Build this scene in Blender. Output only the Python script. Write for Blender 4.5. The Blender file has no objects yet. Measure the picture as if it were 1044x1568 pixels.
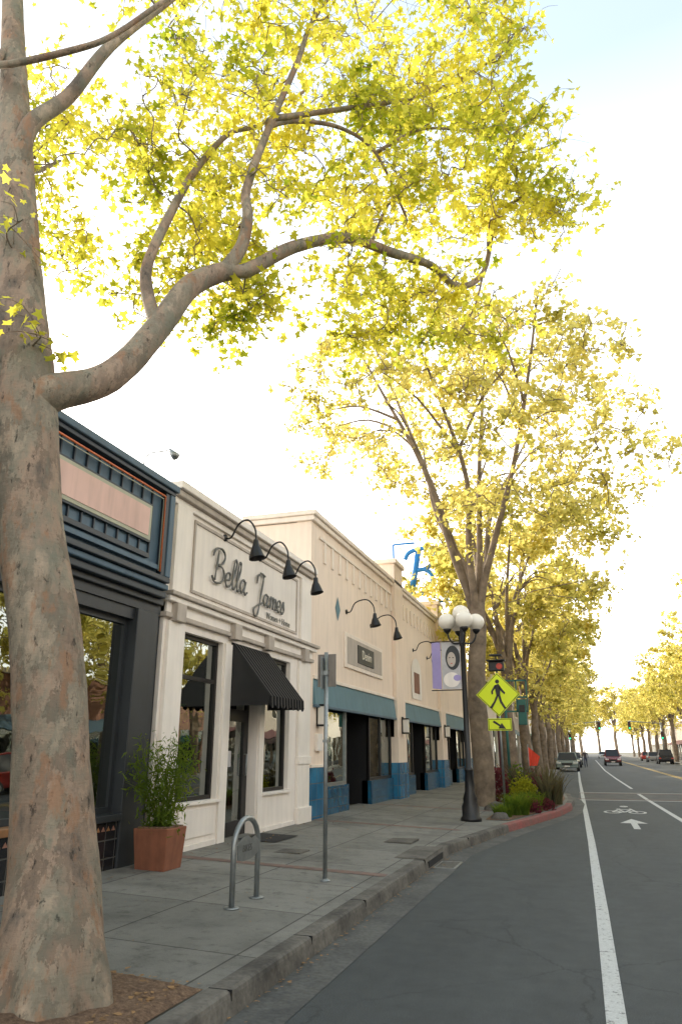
import bpy, math, random
import numpy as np
from mathutils import Vector, Matrix, noise as mnoise
random.seed(7); rs=np.random.RandomState(11)
scene=bpy.context.scene
COL=scene.collection
R=math.radians
# ------------------------------------------------------------------ materials
def new_mat(name):
    m=bpy.data.materials.new(name); m.use_nodes=True
    nt=m.node_tree
    for n in list(nt.nodes): nt.nodes.remove(n)
    out=nt.nodes.new('ShaderNodeOutputMaterial')
    return m,nt,out
def N(nt,t,**k):
    n=nt.nodes.new(t)
    for a,b in k.items(): setattr(n,a,b)
    return n
def coords(nt,scale=(1,1,1)):
    tc=N(nt,'ShaderNodeTexCoord'); mp=N(nt,'ShaderNodeMapping')
    mp.inputs['Scale'].default_value=scale
    nt.links.new(tc.outputs['Object'],mp.inputs['Vector']); return mp.outputs['Vector']
def noise(nt,vec,scale,detail=4,rough=.55):
    n=N(nt,'ShaderNodeTexNoise'); n.inputs['Scale'].default_value=scale
    n.inputs['Detail'].default_value=detail; n.inputs['Roughness'].default_value=rough
    nt.links.new(vec,n.inputs['Vector']); return n.outputs['Fac']
def ramp(nt,fac,stops):
    r=N(nt,'ShaderNodeValToRGB'); e=r.color_ramp.elements
    while len(e)<len(stops): e.new(0.5)
    for i,(p,c) in enumerate(stops):
        e[i].position=p; e[i].color=(c[0],c[1],c[2],1) if not isinstance(c,(int,float)) else (c,c,c,1)
    nt.links.new(fac,r.inputs['Fac']); return r.outputs['Color']
def mixc(nt,fac,a,b,mode='MIX'):
    m=N(nt,'ShaderNodeMix',data_type='RGBA',blend_type=mode)
    for sock,v in ((m.inputs[0],fac),(m.inputs[6],a),(m.inputs[7],b)):
        if isinstance(v,(int,float)): sock.default_value=v
        elif isinstance(v,(tuple,list)): sock.default_value=(v[0],v[1],v[2],1)
        else: nt.links.new(v,sock)
    return m.outputs[2]
def bump(nt,h,strength=.3,dist=.01):
    b=N(nt,'ShaderNodeBump'); b.inputs['Strength'].default_value=strength; b.inputs['Distance'].default_value=dist
    nt.links.new(h,b.inputs['Height']); return b.outputs['Normal']
def princ(nt,out,col,rough=.6,metal=0,normal=None,spec=None):
    b=N(nt,'ShaderNodeBsdfPrincipled')
    if isinstance(col,(tuple,list)): b.inputs['Base Color'].default_value=(col[0],col[1],col[2],1)
    else: nt.links.new(col,b.inputs['Base Color'])
    if isinstance(rough,(int,float)): b.inputs['Roughness'].default_value=rough
    else: nt.links.new(rough,b.inputs['Roughness'])
    b.inputs['Metallic'].default_value=metal
    if spec is not None: b.inputs['Specular IOR Level'].default_value=spec
    if normal is not None: nt.links.new(normal,b.inputs['Normal'])
    nt.links.new(b.outputs[0],out.inputs[0]); return b
def simple(name,col,rough=.6,metal=0,var=.18,scale=3,bmp=.15,bscale=60,grime=0.0):
    m,nt,out=new_mat(name); v=coords(nt)
    n1=noise(nt,v,scale,3,.65)
    d=tuple(c*(1-var) for c in col); l=tuple(min(1,c*(1+var*.6)) for c in col)
    c=ramp(nt,n1,[(.3,d),(.7,l)])
    nrm=None
    if grime>0:
        vg=coords(nt,(5,5,.5)); g=noise(nt,vg,1.3,4,.65)
        gm=ramp(nt,g,[(.42,1.0),(.75,1-grime)])
        c=mixc(nt,1.0,c,gm,'MULTIPLY')
    if bmp>.12: nrm=bump(nt,noise(nt,v,bscale,2),bmp,.004)
    princ(nt,out,c,rough,metal,nrm); return m
def emis(name,col,s):
    m,nt,out=new_mat(name); e=N(nt,'ShaderNodeEmission'); e.inputs[0].default_value=(*col,1); e.inputs[1].default_value=s
    nt.links.new(e.outputs[0],out.inputs[0]); return m

M={}
M['white']=simple('white_stucco',(.84,.765,.69),.85,0,.04,1.2,.25,70,.12)
M['white_trim']=simple('white_trim_paint',(.84,.77,.695),.6,0,.05,2,.1,60,.10)
M['cap']=simple('cap_taupe_paint',(.48,.415,.355),.7,0,.1,3,.1,40,.25)
M['peach']=simple('peach_stucco',(.85,.70,.57),.9,0,.05,1.0,.3,60,.13)
M['peach_trim']=simple('peach_trim',(.85,.74,.63),.8,0,.05,1.5,.15,60,.12)
M['slate']=simple('slate_blue_paint',(.070,.125,.175),.55,0,.15,1.5,.1,40,.2)
M['slate_dk']=simple('dark_charcoal_paint',(.024,.028,.032),.5,0,.2,2,.15,40,.2)
M['navy']=simple('navy_trim',(.014,.022,.031),.45,0,.15,2,.1,40)
M['pink']=simple('pale_pink_sign_panel',(.68,.46,.40),.7,0,.1,1.2,.05,40,.2)
M['cream']=simple('cream_edge',(.42,.42,.32),.7,0,.1,2,.05,40)
M['orange']=simple('orange_neon_tube',(.6,.15,.05),.3,0,.05,2,.0,40)
M['black']=simple('black_metal',(.008,.008,.009),.4,0,.2,5,.1,80)
M['frame']=simple('bronze_window_frame',(.014,.012,.011),.4,.3,.2,5,.05,80)
M['teal']=simple('teal_band_paint',(.10,.20,.24),.6,0,.12,1.5,.1,50,.15)
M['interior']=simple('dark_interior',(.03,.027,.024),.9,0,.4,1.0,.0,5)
M['void']=simple('painted_shade_joint_black',(.007,.007,.008),.9,0,.2,1.0,.0,5)  # near-black colour stands in for shade in recesses and openings; also kerb joints
M['steel']=simple('galvanised_steel',(.30,.32,.32),.42,.75,.2,8,.15,90)
M['signback']=simple('sign_back_aluminium',(.24,.21,.18),.55,.3,.15,6,.05,60,.2)
M['terracotta']=simple('terracotta_planter',(.25,.09,.045),.8,0,.2,4,.25,50,.3)
M['globe']=simple('milk_glass_globe',(.82,.76,.66),.25,0,.03,2,0,10)
M['signyg']=simple('fluorescent_yellow_green',(.74,.86,.010),.45,0,.02,2,0,10)
M['red']=simple('red_paint',(.5,.05,.03),.5,0,.1,3,.05,40)
M['letters']=simple('brushed_letter_metal',(.13,.13,.12),.4,.3,.1,6,.05,60)
M['cobalt']=simple('blue_neon_housing',(.015,.20,.55),.5,0,.05,3,.0,40)
M['wood']=simple('varnished_wood',(.26,.12,.045),.5,0,.25,6,.1,60)
M['purple']=simple('purple_vinyl',(.36,.30,.56),.6,0,.1,3,.02,40)
M['vinylgrey']=simple('banner_vinyl_grey',(.5,.48,.48),.6,0,.2,4,.02,40)
M['maroon']=simple('maroon_paint',(.1,.03,.035),.6,0,.15,2,.1,40)
M['greenmet']=simple('verdigris_metal',(.03,.13,.11),.5,.2,.2,3,.1,40)
M['roof']=simple('flat_roof_membrane',(.25,.24,.22),.9,0,.2,1,.1,30)
M['rubber']=simple('tyre_rubber',(.02,.02,.02),.8,0,.1,3,0)
M['redtile']=simple('terracotta_roof_tile',(.25,.12,.08),.8,0,.25,4,.1,20)
M['brickwall']=simple('brown_brick_wall',(.22,.12,.08),.85,0,.25,2,.1,20)
M['lens']=simple('clear_lamp_lens',(.7,.68,.6),.15,0,.05,3,0)
M['wlamp']=simple('white_lantern_glass',(.75,.72,.66),.3,0,.05,3,0)
M['mat']=simple('rubber_door_mat',(.018,.018,.02),.9,0,.3,10,.3,90)
M['goods_a']=simple('shop_goods_red',(.4,.06,.05),.7);M['goods_b']=simple('shop_goods_linen',(.6,.55,.48),.8);M['goods_c']=simple('shop_goods_green',(.08,.2,.08),.7)

def mk_glass():
    m,nt,out=new_mat('window_glass')
    fr=N(nt,'ShaderNodeFresnel'); fr.inputs['IOR'].default_value=1.9
    mth=N(nt,'ShaderNodeMath',operation='ADD'); mth.inputs[1].default_value=.18; mth.use_clamp=True
    nt.links.new(fr.outputs[0],mth.inputs[0])
    v=coords(nt,(1,1,1)); nb=noise(nt,v,1.3,2,.4)
    bn=bump(nt,nb,.10,.05)
    g=N(nt,'ShaderNodeBsdfGlossy'); g.inputs['Roughness'].default_value=.01; g.inputs['Color'].default_value=(.86,.93,.90,1)
    nt.links.new(bn,g.inputs['Normal'])
    t=N(nt,'ShaderNodeBsdfTransparent'); t.inputs[0].default_value=(.5,.53,.51,1)
    mx=N(nt,'ShaderNodeMixShader'); nt.links.new(mth.outputs[0],mx.inputs[0]); nt.links.new(t.outputs[0],mx.inputs[1]); nt.links.new(g.outputs[0],mx.inputs[2])
    nt.links.new(mx.outputs[0],out.inputs[0]); return m
M['glass']=mk_glass()
def mk_tile(name,c1,c2,mortar,w,h,rough=.15,off=.5,swap=True):
    m,nt,out=new_mat(name)
    tc=N(nt,'ShaderNodeTexCoord'); sp=N(nt,'ShaderNodeSeparateXYZ'); cb=N(nt,'ShaderNodeCombineXYZ')
    nt.links.new(tc.outputs['Object'],sp.inputs[0])
    ad=N(nt,'ShaderNodeMath',operation='ADD'); nt.links.new(sp.outputs[0],ad.inputs[0]); nt.links.new(sp.outputs[1],ad.inputs[1])
    if swap: nt.links.new(ad.outputs[0],cb.inputs[0]); nt.links.new(sp.outputs[2],cb.inputs[1])
    else: nt.links.new(sp.outputs[0],cb.inputs[0]); nt.links.new(sp.outputs[1],cb.inputs[1])
    b=N(nt,'ShaderNodeTexBrick'); b.offset=off; b.inputs['Scale'].default_value=1
    b.inputs['Brick Width'].default_value=w; b.inputs['Row Height'].default_value=h
    b.inputs['Mortar Size'].default_value=.008; b.inputs['Color1'].default_value=(*c1,1); b.inputs['Color2'].default_value=(*c2,1); b.inputs['Mortar'].default_value=(*mortar,1)
    nt.links.new(cb.outputs[0],b.inputs['Vector'])
    nz=noise(nt,tc.outputs['Object'],3,4)
    c=mixc(nt,1.0,b.outputs['Color'],ramp(nt,nz,[(.3,.7),(.7,1.05)]),'MULTIPLY')
    inv=N(nt,'ShaderNodeMath',operation='SUBTRACT'); inv.inputs[0].default_value=1; nt.links.new(b.outputs['Fac'],inv.inputs[1])
    princ(nt,out,c,rough,0,bump(nt,inv.outputs[0],.5,.004)); return m
M['bluetile']=mk_tile('blue_glazed_tile',(.008,.07,.145),(.014,.11,.20),(.05,.08,.10),.2,.2,.2,0)
M['bluetile2']=mk_tile('light_blue_glazed_tile',(.02,.19,.35),(.015,.12,.25),(.10,.15,.17),.32,.32,.2,0)
M['blacktile']=mk_tile('black_glazed_tile',(.012,.012,.014),(.02,.02,.022),(.07,.067,.06),.2,.2,.12,0)
M['brickband']=mk_tile('brick_paver',(.20,.115,.09),(.25,.155,.12),(.17,.15,.13),.2,.1,.85,.5,False)

def mk_sidewalk():
    m,nt,out=new_mat('concrete_sidewalk'); v=coords(nt)
    b=N(nt,'ShaderNodeTexBrick'); b.offset=0; b.inputs['Scale'].default_value=1
    mp=N(nt,'ShaderNodeMapping'); mp.inputs['Location'].default_value=(.18,.35,0)
    nt.links.new(v,mp.inputs[0])
    b.inputs['Brick Width'].default_value=1.22; b.inputs['Row Height'].default_value=1.5; b.inputs['Mortar Size'].default_value=.009
    b.inputs['Color1'].default_value=(.175,.170,.148,1); b.inputs['Color2'].default_value=(.225,.217,.19,1); b.inputs['Mortar'].default_value=(.065,.06,.052,1)
    nt.links.new(mp.outputs[0],b.inputs['Vector'])
    n1=noise(nt,v,.9,7,.7); n2=noise(nt,v,7,6,.7); n3=noise(nt,v,160,3)
    c=mixc(nt,1,b.outputs['Color'],ramp(nt,n1,[(.32,.55),(.5,.93),(.72,1.14)]),'MULTIPLY')
    c=mixc(nt,1,c,ramp(nt,n2,[(.3,.58),(.45,1.0),(.8,1.1)]),'MULTIPLY')
    c=mixc(nt,1,c,ramp(nt,n3,[(.3,.76),(.7,1.16)]),'MULTIPLY')
    vo=N(nt,'ShaderNodeTexVoronoi'); vo.inputs['Scale'].default_value=2.6; nt.links.new(v,vo.inputs['Vector'])
    c=mixc(nt,1,c,ramp(nt,vo.outputs['Distance'],[(.035,.5),(.06,1.0)]),'MULTIPLY')
    inv=mixc(nt,b.outputs['Fac'],(1,1,1),(0,0,0))
    hh=mixc(nt,.25,inv,n3)
    princ(nt,out,c,.85,0,bump(nt,hh,.5,.006)); return m
M['sidewalk']=mk_sidewalk()
def mk_asphalt():
    m,nt,out=new_mat('asphalt'); v=coords(nt)
    n1=noise(nt,coords(nt,(1,.25,1)),.8,5,.65); n2=noise(nt,v,4,5,.7); n3=noise(nt,v,130,3,.7)
    c=ramp(nt,n1,[(.3,(.040,.047,.049)),(.7,(.066,.076,.077))])
    c=mixc(nt,1,c,ramp(nt,n2,[(.3,.75),(.6,1.0),(.8,1.18)]),'MULTIPLY')
    c=mixc(nt,1,c,ramp(nt,n3,[(.3,.45),(.55,1.0),(.7,2.3)]),'MULTIPLY')
    vd=N(nt,'ShaderNodeTexVoronoi',feature='DISTANCE_TO_EDGE'); vd.inputs['Scale'].default_value=.45
    nv=N(nt,'ShaderNodeTexNoise'); nv.inputs['Scale'].default_value=3.2; nv.inputs['Detail'].default_value=6; nv.inputs['Roughness'].default_value=.7; nt.links.new(v,nv.inputs['Vector'])
    vv=mixc(nt,.3,v,nv.outputs['Color'],'ADD'); nt.links.new(vv,vd.inputs['Vector'])
    gate=noise(nt,v,.25,2)
    cr=ramp(nt,vd.outputs['Distance'],[(.0,.45),(.006,1.0)])
    cr=mixc(nt,ramp(nt,gate,[(.43,0.0),(.53,1.0)]),(1,1,1),cr)
    c=mixc(nt,1,c,cr,'MULTIPLY')
    princ(nt,out,c,.8,0,bump(nt,n3,.6,.008)); return m
M['asphalt']=mk_asphalt()
def mk_kerb(name,base,dark):
    m,nt,out=new_mat(name); v=coords(nt)
    n1=noise(nt,v,1.8,6,.7); n2=noise(nt,v,25,4)
    c=ramp(nt,n1,[(.35,dark),(.65,base)])
    c=mixc(nt,1,c,ramp(nt,n2,[(.3,.7),(.6,1.05)]),'MULTIPLY')
    princ(nt,out,c,.85,0,bump(nt,n2,.4,.008)); return m
M['kerb']=mk_kerb('kerb_concrete',(.175,.16,.135),(.055,.05,.043))
M['gutter']=mk_kerb('gutter_concrete',(.115,.115,.105),(.058,.060,.058))
M['redkerb']=mk_kerb('red_painted_kerb',(.32,.08,.07),(.2,.1,.085))
def mk_paint(name,col):
    m,nt,out=new_mat(name); v=coords(nt)
    n1=noise(nt,v,14,6,.8); n2=noise(nt,v,90,3)
    w=ramp(nt,n1,[(.36,0.0),(.44,1.0)])
    c=mixc(nt,w,(.09,.09,.085),col)
    c=mixc(nt,1,c,ramp(nt,n2,[(.3,.72),(.7,1.0)]),'MULTIPLY')
    princ(nt,out,c,.7,0,bump(nt,n2,.3,.004)); return m
M['roadpaint']=mk_paint('worn_white_road_paint',(.58,.59,.57)); M['yellowpaint']=mk_paint('worn_yellow_road_paint',(.6,.38,.06))
def mk_soil():
    m,nt,out=new_mat('mulch_soil'); v=coords(nt); n=noise(nt,v,30,6,.8)
    c=ramp(nt,n,[(.3,(.05,.03,.02)),(.5,(.2,.12,.07)),(.7,(.36,.24,.15))])
    princ(nt,out,c,.95,0,bump(nt,n,1,.03)); return m
M['soil']=mk_soil()
def mk_ground():
    m,nt,out=new_mat('ground_earth'); v=coords(nt); n=noise(nt,v,.3,6)
    c=ramp(nt,n,[(.3,(.1,.1,.07)),(.7,(.2,.18,.13))]); princ(nt,out,c,.95); return m
M['ground']=mk_ground()
def mk_bark(name,k=1.0,fine=1.0):
    m,nt,out=new_mat(name); v=coords(nt,(1,1,.5))
    nv=N(nt,'ShaderNodeTexNoise'); nv.inputs['Scale'].default_value=7*fine; nv.inputs['Detail'].default_value=6; nv.inputs['Roughness'].default_value=.72; nt.links.new(v,nv.inputs['Vector'])
    vv=mixc(nt,.42,v,nv.outputs['Color'],'ADD')
    big=noise(nt,v,2.3*fine,6,.68)
    c=ramp(nt,big,[(.34,(.16*k,.13*k,.10*k)),(.45,(.35*k,.25*k,.175*k)),(.54,(.25*k,.22*k,.16*k)),(.66,(.47*k,.36*k,.255*k))])
    vo=N(nt,'ShaderNodeTexVoronoi'); vo.inputs['Scale'].default_value=9*fine; nt.links.new(vv,vo.inputs['Vector'])
    sepc=N(nt,'ShaderNodeSeparateColor'); nt.links.new(vo.outputs['Color'],sepc.inputs[0])
    pl=ramp(nt,sepc.outputs[0],[(.1,.74),(.5,.96),(.9,1.18)])
    c=mixc(nt,1,c,pl,'MULTIPLY')
    pn=noise(nt,coords(nt,(1,1,.4)),5*fine,5,.7)
    c=mixc(nt,ramp(nt,pn,[(.57,0.0),(.64,.6)]),c,(.36*k,.18*k,.09*k))
    c=mixc(nt,ramp(nt,pn,[(.35,.65),(.42,0.0)]),c,(.20*k,.205*k,.15*k))
    wr=noise(nt,coords(nt,(3,3,14)),3*fine,5,.7)
    c=mixc(nt,1,c,ramp(nt,wr,[(.32,.84),(.46,1.0)]),'MULTIPLY')
    nf=noise(nt,coords(nt,(1,1,.4)),17*fine,6,.72)
    c=mixc(nt,1,c,ramp(nt,nf,[(.34,.26),(.41,1.0)]),'MULTIPLY')
    h=mixc(nt,.5,pl,big); h=mixc(nt,.4,h,nf); h=mixc(nt,.2,h,wr)
    princ(nt,out,c,.85,0,bump(nt,h,1.0,.035)); return m
M['bark']=mk_bark('plane_tree_bark',.80)
M['bark2']=simple('plane_tree_bark_far',(.22,.165,.115),.85,0,.5,3,.1,20,.2)
def mk_leaf(name,dk,lt,tdk,tlt,tr=.55,sc=.8,off=-.52):
    m,nt,out=new_mat(name)
    g=N(nt,'ShaderNodeNewGeometry'); v=coords(nt); n=noise(nt,v,sc,1)
    ml=N(nt,'ShaderNodeMath',operation='MULTIPLY'); ml.inputs[1].default_value=.42; nt.links.new(g.outputs['Random Per Island'],ml.inputs[0])
    m2=N(nt,'ShaderNodeMath',operation='MULTIPLY_ADD'); m2.inputs[1].default_value=1.7; m2.inputs[2].default_value=off; nt.links.new(n,m2.inputs[0])
    ad=N(nt,'ShaderNodeMath',operation='ADD'); nt.links.new(ml.outputs[0],ad.inputs[0]); nt.links.new(m2.outputs[0],ad.inputs[1])
    cd=ramp(nt,ad.outputs[0],[(.12,dk),(.85,lt)]); ct=ramp(nt,ad.outputs[0],[(.12,tdk),(.85,tlt)])
    d=N(nt,'ShaderNodeBsdfDiffuse'); nt.links.new(cd,d.inputs['Color'])
    t=N(nt,'ShaderNodeBsdfTranslucent'); nt.links.new(ct,t.inputs[0])
    mx=N(nt,'ShaderNodeMixShader'); mx.inputs[0].default_value=tr
    nt.links.new(d.outputs[0],mx.inputs[1]); nt.links.new(t.outputs[0],mx.inputs[2]); nt.links.new(mx.outputs[0],out.inputs[0]); return m
M['leaf']=mk_leaf('plane_leaf',(.07,.12,.010),(.46,.42,.035),(.32,.40,.02),(1.0,.90,.13),.62,.9,-.43)
M['leaf2']=mk_leaf('plane_leaf_far',(.13,.15,.03),(.50,.44,.10),(.55,.50,.08),(1.0,.87,.28),.62,.55,-.45)
M['grass']=mk_leaf('grass_blade',(.05,.1,.015),(.12,.17,.03),(.2,.3,.03),(.4,.45,.05),.4)
M['shrub']=mk_leaf('yellow_shrub_leaf',(.2,.22,.02),(.35,.33,.03),(.5,.5,.04),(.7,.65,.06),.4)
M['phorm']=mk_leaf('dark_flax_blade',(.05,.06,.03),(.13,.12,.06),(.15,.1,.08),(.25,.2,.1),.3)
M['purplefl']=mk_leaf('purple_foliage',(.09,.02,.03),(.2,.05,.06),(.2,.04,.05),(.3,.1,.1),.3)
M['houseplant']=mk_leaf('green_houseplant_leaf',(.08,.25,.02),(.2,.45,.04),(.2,.5,.03),(.4,.7,.08),.4)
M['dryleaf']=simple('dry_leaf',(.3,.17,.07),.9,0,.4,20,.1,40)
def mk_awning():
    m,nt,out=new_mat('striped_awning_canvas')
    tc=N(nt,'ShaderNodeTexCoord'); sp=N(nt,'ShaderNodeSeparateXYZ'); nt.links.new(tc.outputs['Object'],sp.inputs[0])
    a=N(nt,'ShaderNodeMath',operation='MULTIPLY'); a.inputs[1].default_value=1/.13; nt.links.new(sp.outputs[1],a.inputs[0])
    f=N(nt,'ShaderNodeMath',operation='FRACT'); nt.links.new(a.outputs[0],f.inputs[0])
    c=ramp(nt,f.outputs[0],[(.0,(.006,.006,.007)),(.80,(.006,.006,.007)),(.83,(.13,.12,.11)),(.97,(.13,.12,.11)),(1.0,(.006,.006,.007))])
    nb=noise(nt,tc.outputs['Object'],300,2)
    princ(nt,out,c,.9,0,bump(nt,nb,.2,.002),.15); return m
M['awning']=mk_awning()
# ------------------------------------------------------------------ mesh helpers
def link(o): COL.objects.link(o); return o
def empty(name,loc=(0,0,0)):
    e=bpy.data.objects.new(name,None); e.empty_display_size=.2; e.location=loc; return link(e)
def mesh_obj(name,verts,faces,mat,parent=None,smooth=False):
    me=bpy.data.meshes.new(name); me.from_pydata([tuple(v) for v in verts],[],faces); me.update()
    if smooth:
        for p in me.polygons: p.use_smooth=True
    o=bpy.data.objects.new(name,me)
    if mat: me.materials.append(mat)
    if parent: o.parent=parent
    return link(o)
def box(name,x0,x1,y0,y1,z0,z1,mat,parent=None,bev=0.0):
    x0,x1=sorted((x0,x1));y0,y1=sorted((y0,y1));z0,z1=sorted((z0,z1))
    v=[(x0,y0,z0),(x1,y0,z0),(x1,y1,z0),(x0,y1,z0),(x0,y0,z1),(x1,y0,z1),(x1,y1,z1),(x0,y1,z1)]
    f=[(0,3,2,1),(4,5,6,7),(0,1,5,4),(1,2,6,5),(2,3,7,6),(3,0,4,7)]
    o=mesh_obj(name,v,f,mat,parent)
    if bev>0:
        b=o.modifiers.new('b','BEVEL'); b.width=bev; b.segments=2
    return o
def tube_data(pts,rad,sides=8,cap=True):
    pts=[Vector(p) for p in pts]; n=len(pts); V=[];F=[]
    up=None
    for i,p in enumerate(pts):
        d=(pts[min(i+1,n-1)]-pts[max(i-1,0)])
        if d.length<1e-6: d=Vector((0,0,1))
        d.normalize()
        if up is None:
            up=Vector((1,0,0)) if abs(d.x)<.9 else Vector((0,1,0))
        a=(up-d*up.dot(d))
        if a.length<1e-4: a=d.orthogonal()
        a.normalize(); b=d.cross(a); up=a
        r=rad[i] if hasattr(rad,'__len__') else rad
        for k in range(sides):
            t=2*math.pi*k/sides; V.append(p+a*(math.cos(t)*r)+b*(math.sin(t)*r))
    for i in range(n-1):
        for k in range(sides):
            k2=(k+1)%sides; F.append((i*sides+k,i*sides+k2,(i+1)*sides+k2,(i+1)*sides+k))
    if cap: F.append(tuple(range(sides-1,-1,-1))); F.append(tuple((n-1)*sides+k for k in range(sides)))
    return V,F
def tube(name,pts,rad,mat,parent=None,sides=10):
    V,F=tube_data(pts,rad,sides); return mesh_obj(name,V,F,mat,parent,True)
def lathe(name,cx,cy,prof,mat,parent=None,sides=24):
    V=[];F=[]
    for (r,z) in prof:
        for k in range(sides):
            t=2*math.pi*k/sides; V.append((cx+r*math.cos(t),cy+r*math.sin(t),z))
    for i in range(len(prof)-1):
        for k in range(sides):
            k2=(k+1)%sides; F.append((i*sides+k,i*sides+k2,(i+1)*sides+k2,(i+1)*sides+k))
    F.append(tuple(range(sides-1,-1,-1))); F.append(tuple((len(prof)-1)*sides+k for k in range(sides)))
    return mesh_obj(name,V,F,mat,parent,True)
def smooth_path(pts,sub=6):
    P=[Vector(p) for p in pts]; out=[]
    for i in range(len(P)-1):
        p0=P[max(i-1,0)];p1=P[i];p2=P[i+1];p3=P[min(i+2,len(P)-1)]
        for s in range(sub):
            t=s/sub
            out.append(.5*((2*p1)+(p2-p0)*t+(2*p0-5*p1+4*p2-p3)*t*t+(3*p1-p0-3*p2+p3)*t**3))
    out.append(P[-1]); return out
def strip(name,pts_l,pts_r,mat,parent=None):
    n=len(pts_l); V=list(pts_l)+list(pts_r); F=[(i,n+i,n+i+1,i+1) for i in range(n-1)]
    return mesh_obj(name,V,F,mat,parent)
# ------------------------------------------------------------------ sidewalk geometry
KX=-2.3
def kerb_x(y):
    if y<13: return KX
    pts=[(13,-2.3),(16.7,-1.72),(18.5,-1.35),(21,-.85),(23,-.62),(26,-.58),(29,-.75),(31,-1.3),(33,-2.0),(36,-2.3),(400,-2.3)]
    for (a,xa),(b,xb) in zip(pts,pts[1:]):
        if y<=b:
            t=(y-a)/(b-a); return xa+(xb-xa)*t
    return KX
def swz(x,y=0):
    xx=min(x,KX); return .15+(KX-xx)*.0375
ys=sorted(set([-30,-10,0,2,3,4,5,6,8,10,12,13,14,15,16,16.7,17.5,18.5,19.5,20.3,21,22,23,24,25,26,27,28,29,30,30.6,31,32,33,34,36,40,50,70,100,150,250]))
mesh_obj('ground',[(-600,-300,-.02),(600,-300,-.02),(600,1200,-.02),(-600,1200,-.02)],[(0,1,2,3)],M['ground'])
mesh_obj('road',[(-3.2,-60,0),(11.2,-60,0),(11.2,420,0),(-3.2,420,0)],[(0,1,2,3)],M['asphalt'])
kw=.16
sw=empty('sidewalk')
V=[];F=[];cols=5
for y in ys:
    kx=kerb_x(y)-kw
    for c in range(cols):
        if c==0: x=-5.9;
        elif c==cols-1: x=kx
        elif c==cols-2: x=min(KX-kw-.01,kx-.005)
        else: x=-5.9+(KX-kw-.01+5.9)*c/(cols-2)
        V.append((x,y,swz(x)))
for i in range(len(ys)-1):
    for c in range(cols-1):
        a=i*cols+c; F.append((a,a+1,a+cols+1,a+cols))
mesh_obj('sidewalk_slab',V,F,M['sidewalk'],sw)
def kerb_mesh(name,yl,mat,parent,top=.155,eps=0):
    V=[];F=[]
    for y in yl:
        k=kerb_x(y)+eps
        for (dx,z) in ((-kw,.0),(-kw,top),(-.03,top),(-.008,top-.012),(0,top-.035),(.02,-.01)):
            V.append((k+dx,y,z))
    for i in range(len(yl)-1):
        for c in range(5):
            a=i*6+c; F.append((a,a+1,a+7,a+6))
    return mesh_obj(name,V,F,mat,parent,False)
kb=empty('kerb')
kerb_mesh('kerb_stone',[y for y in ys if y<=16.7],M['kerb'],kb)
kerb_mesh('kerb_red',[y for y in ys if 16.7<=y<=24],M['redkerb'],kb)
kerb_mesh('kerb_stone_far',[y for y in ys if y>=24],M['kerb'],kb)
strip('gutter_pan',[(kerb_x(y)-.01,y,.012) for y in ys],[(kerb_x(y)+.36,y,.004) for y in ys],M['gutter'],kb)
for y in (4.9,6.4,8.0,11.0,14.0):
    box('kerb_joint',kerb_x(y)-kw,kerb_x(y)+.004,y,y+.012,.02,.1565,M['void'],kb)
def band(y0,y1,x0=-5.45,x1=None,name='brick_band'):
    x1=x1 if x1 is not None else KX-kw-.02
    mesh_obj(name,[(x0,y0,swz(x0)+.004),(x1,y0,swz(x1)+.004),(x1,y1,swz(x1)+.004),(x0,y1,swz(x0)+.004)],[(0,1,2,3)],M['brickband'],sw)
for y in (9.45,15.1,20.0,): band(y,y+.2)
V=[];F=[];nx,ny=24,30
for j in range(ny+1):
    for i in range(nx+1):
        x=-4.35+(1.88)*i/nx; y=2.3+2.55*j/ny
        z=swz(x)+.006+.035*(mnoise.noise(Vector((x*5,y*5,0)))*.5+.5)+.02*mnoise.noise(Vector((x*18,y*18,3)))
        if i in(0,nx) or j in (0,ny): z=swz(x)+.004
        d=math.hypot(x+3.19,y-4.25); z+=.06*max(0,1-d/.9)
        V.append((x,y,z))
for j in range(ny):
    for i in range(nx):
        a=j*(nx+1)+i; F.append((a,a+1,a+nx+2,a+nx+1))
mesh_obj('tree_pit_soil',V,F,M['soil'],None,True)
def flakes(name,n,fn,size,mat,parent=None):
    V=[];F=[]
    for i in range(n):
        x,y,z=fn(); a=random.uniform(0,6.28); s=size*random.uniform(.5,1.4); w=s*random.uniform(.3,.8)
        tl=random.uniform(-.4,.4); b=len(V)
        for (u,v) in ((-s,-w),(s*.6,-w*.8),(s,w*.3),(-s*.4,w)):
            V.append((x+u*math.cos(a)-v*math.sin(a),y+u*math.sin(a)+v*math.cos(a),z+.012+tl*u*.5+abs(v)*.3))
        F.append((b,b+1,b+2,b+3))
    return mesh_obj(name,V,F,mat,parent)
def pitpt():
    x=random.uniform(-4.3,-2.55);y=random.uniform(3.2,4.82);return x,y,swz(x)+.03
flakes('mulch_chips',1600,pitpt,.022,M['dryleaf'])
def swpt():
    y=random.uniform(4,20);x=random.choice([random.uniform(-5.4,-2.5),random.gauss(-5.2,.15)]);x=max(-5.45,min(-2.5,x));return x,y,swz(x)
flakes('fallen_leaves',220,swpt,.02,M['dryleaf'])
def gutpt():
    y=random.uniform(3,20);return kerb_x(y)+abs(random.gauss(.04,.07)),y,.012
flakes('gutter_leaves',380,gutpt,.018,M['dryleaf'])
dr=empty('storm_drain')
box('inlet_opening',-2.42,-2.286,11.2,12.3,.03,.115,M['void'],dr)  # solid near-black block, painted in for the shade inside the inlet
box('inlet_lid',-2.75,-2.31,11.05,12.45,.10,.172,M['kerb'],dr)
box('grate_frame',-2.27,-1.95,11.4,12.1,.0,.016,M['steel'],dr)
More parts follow.
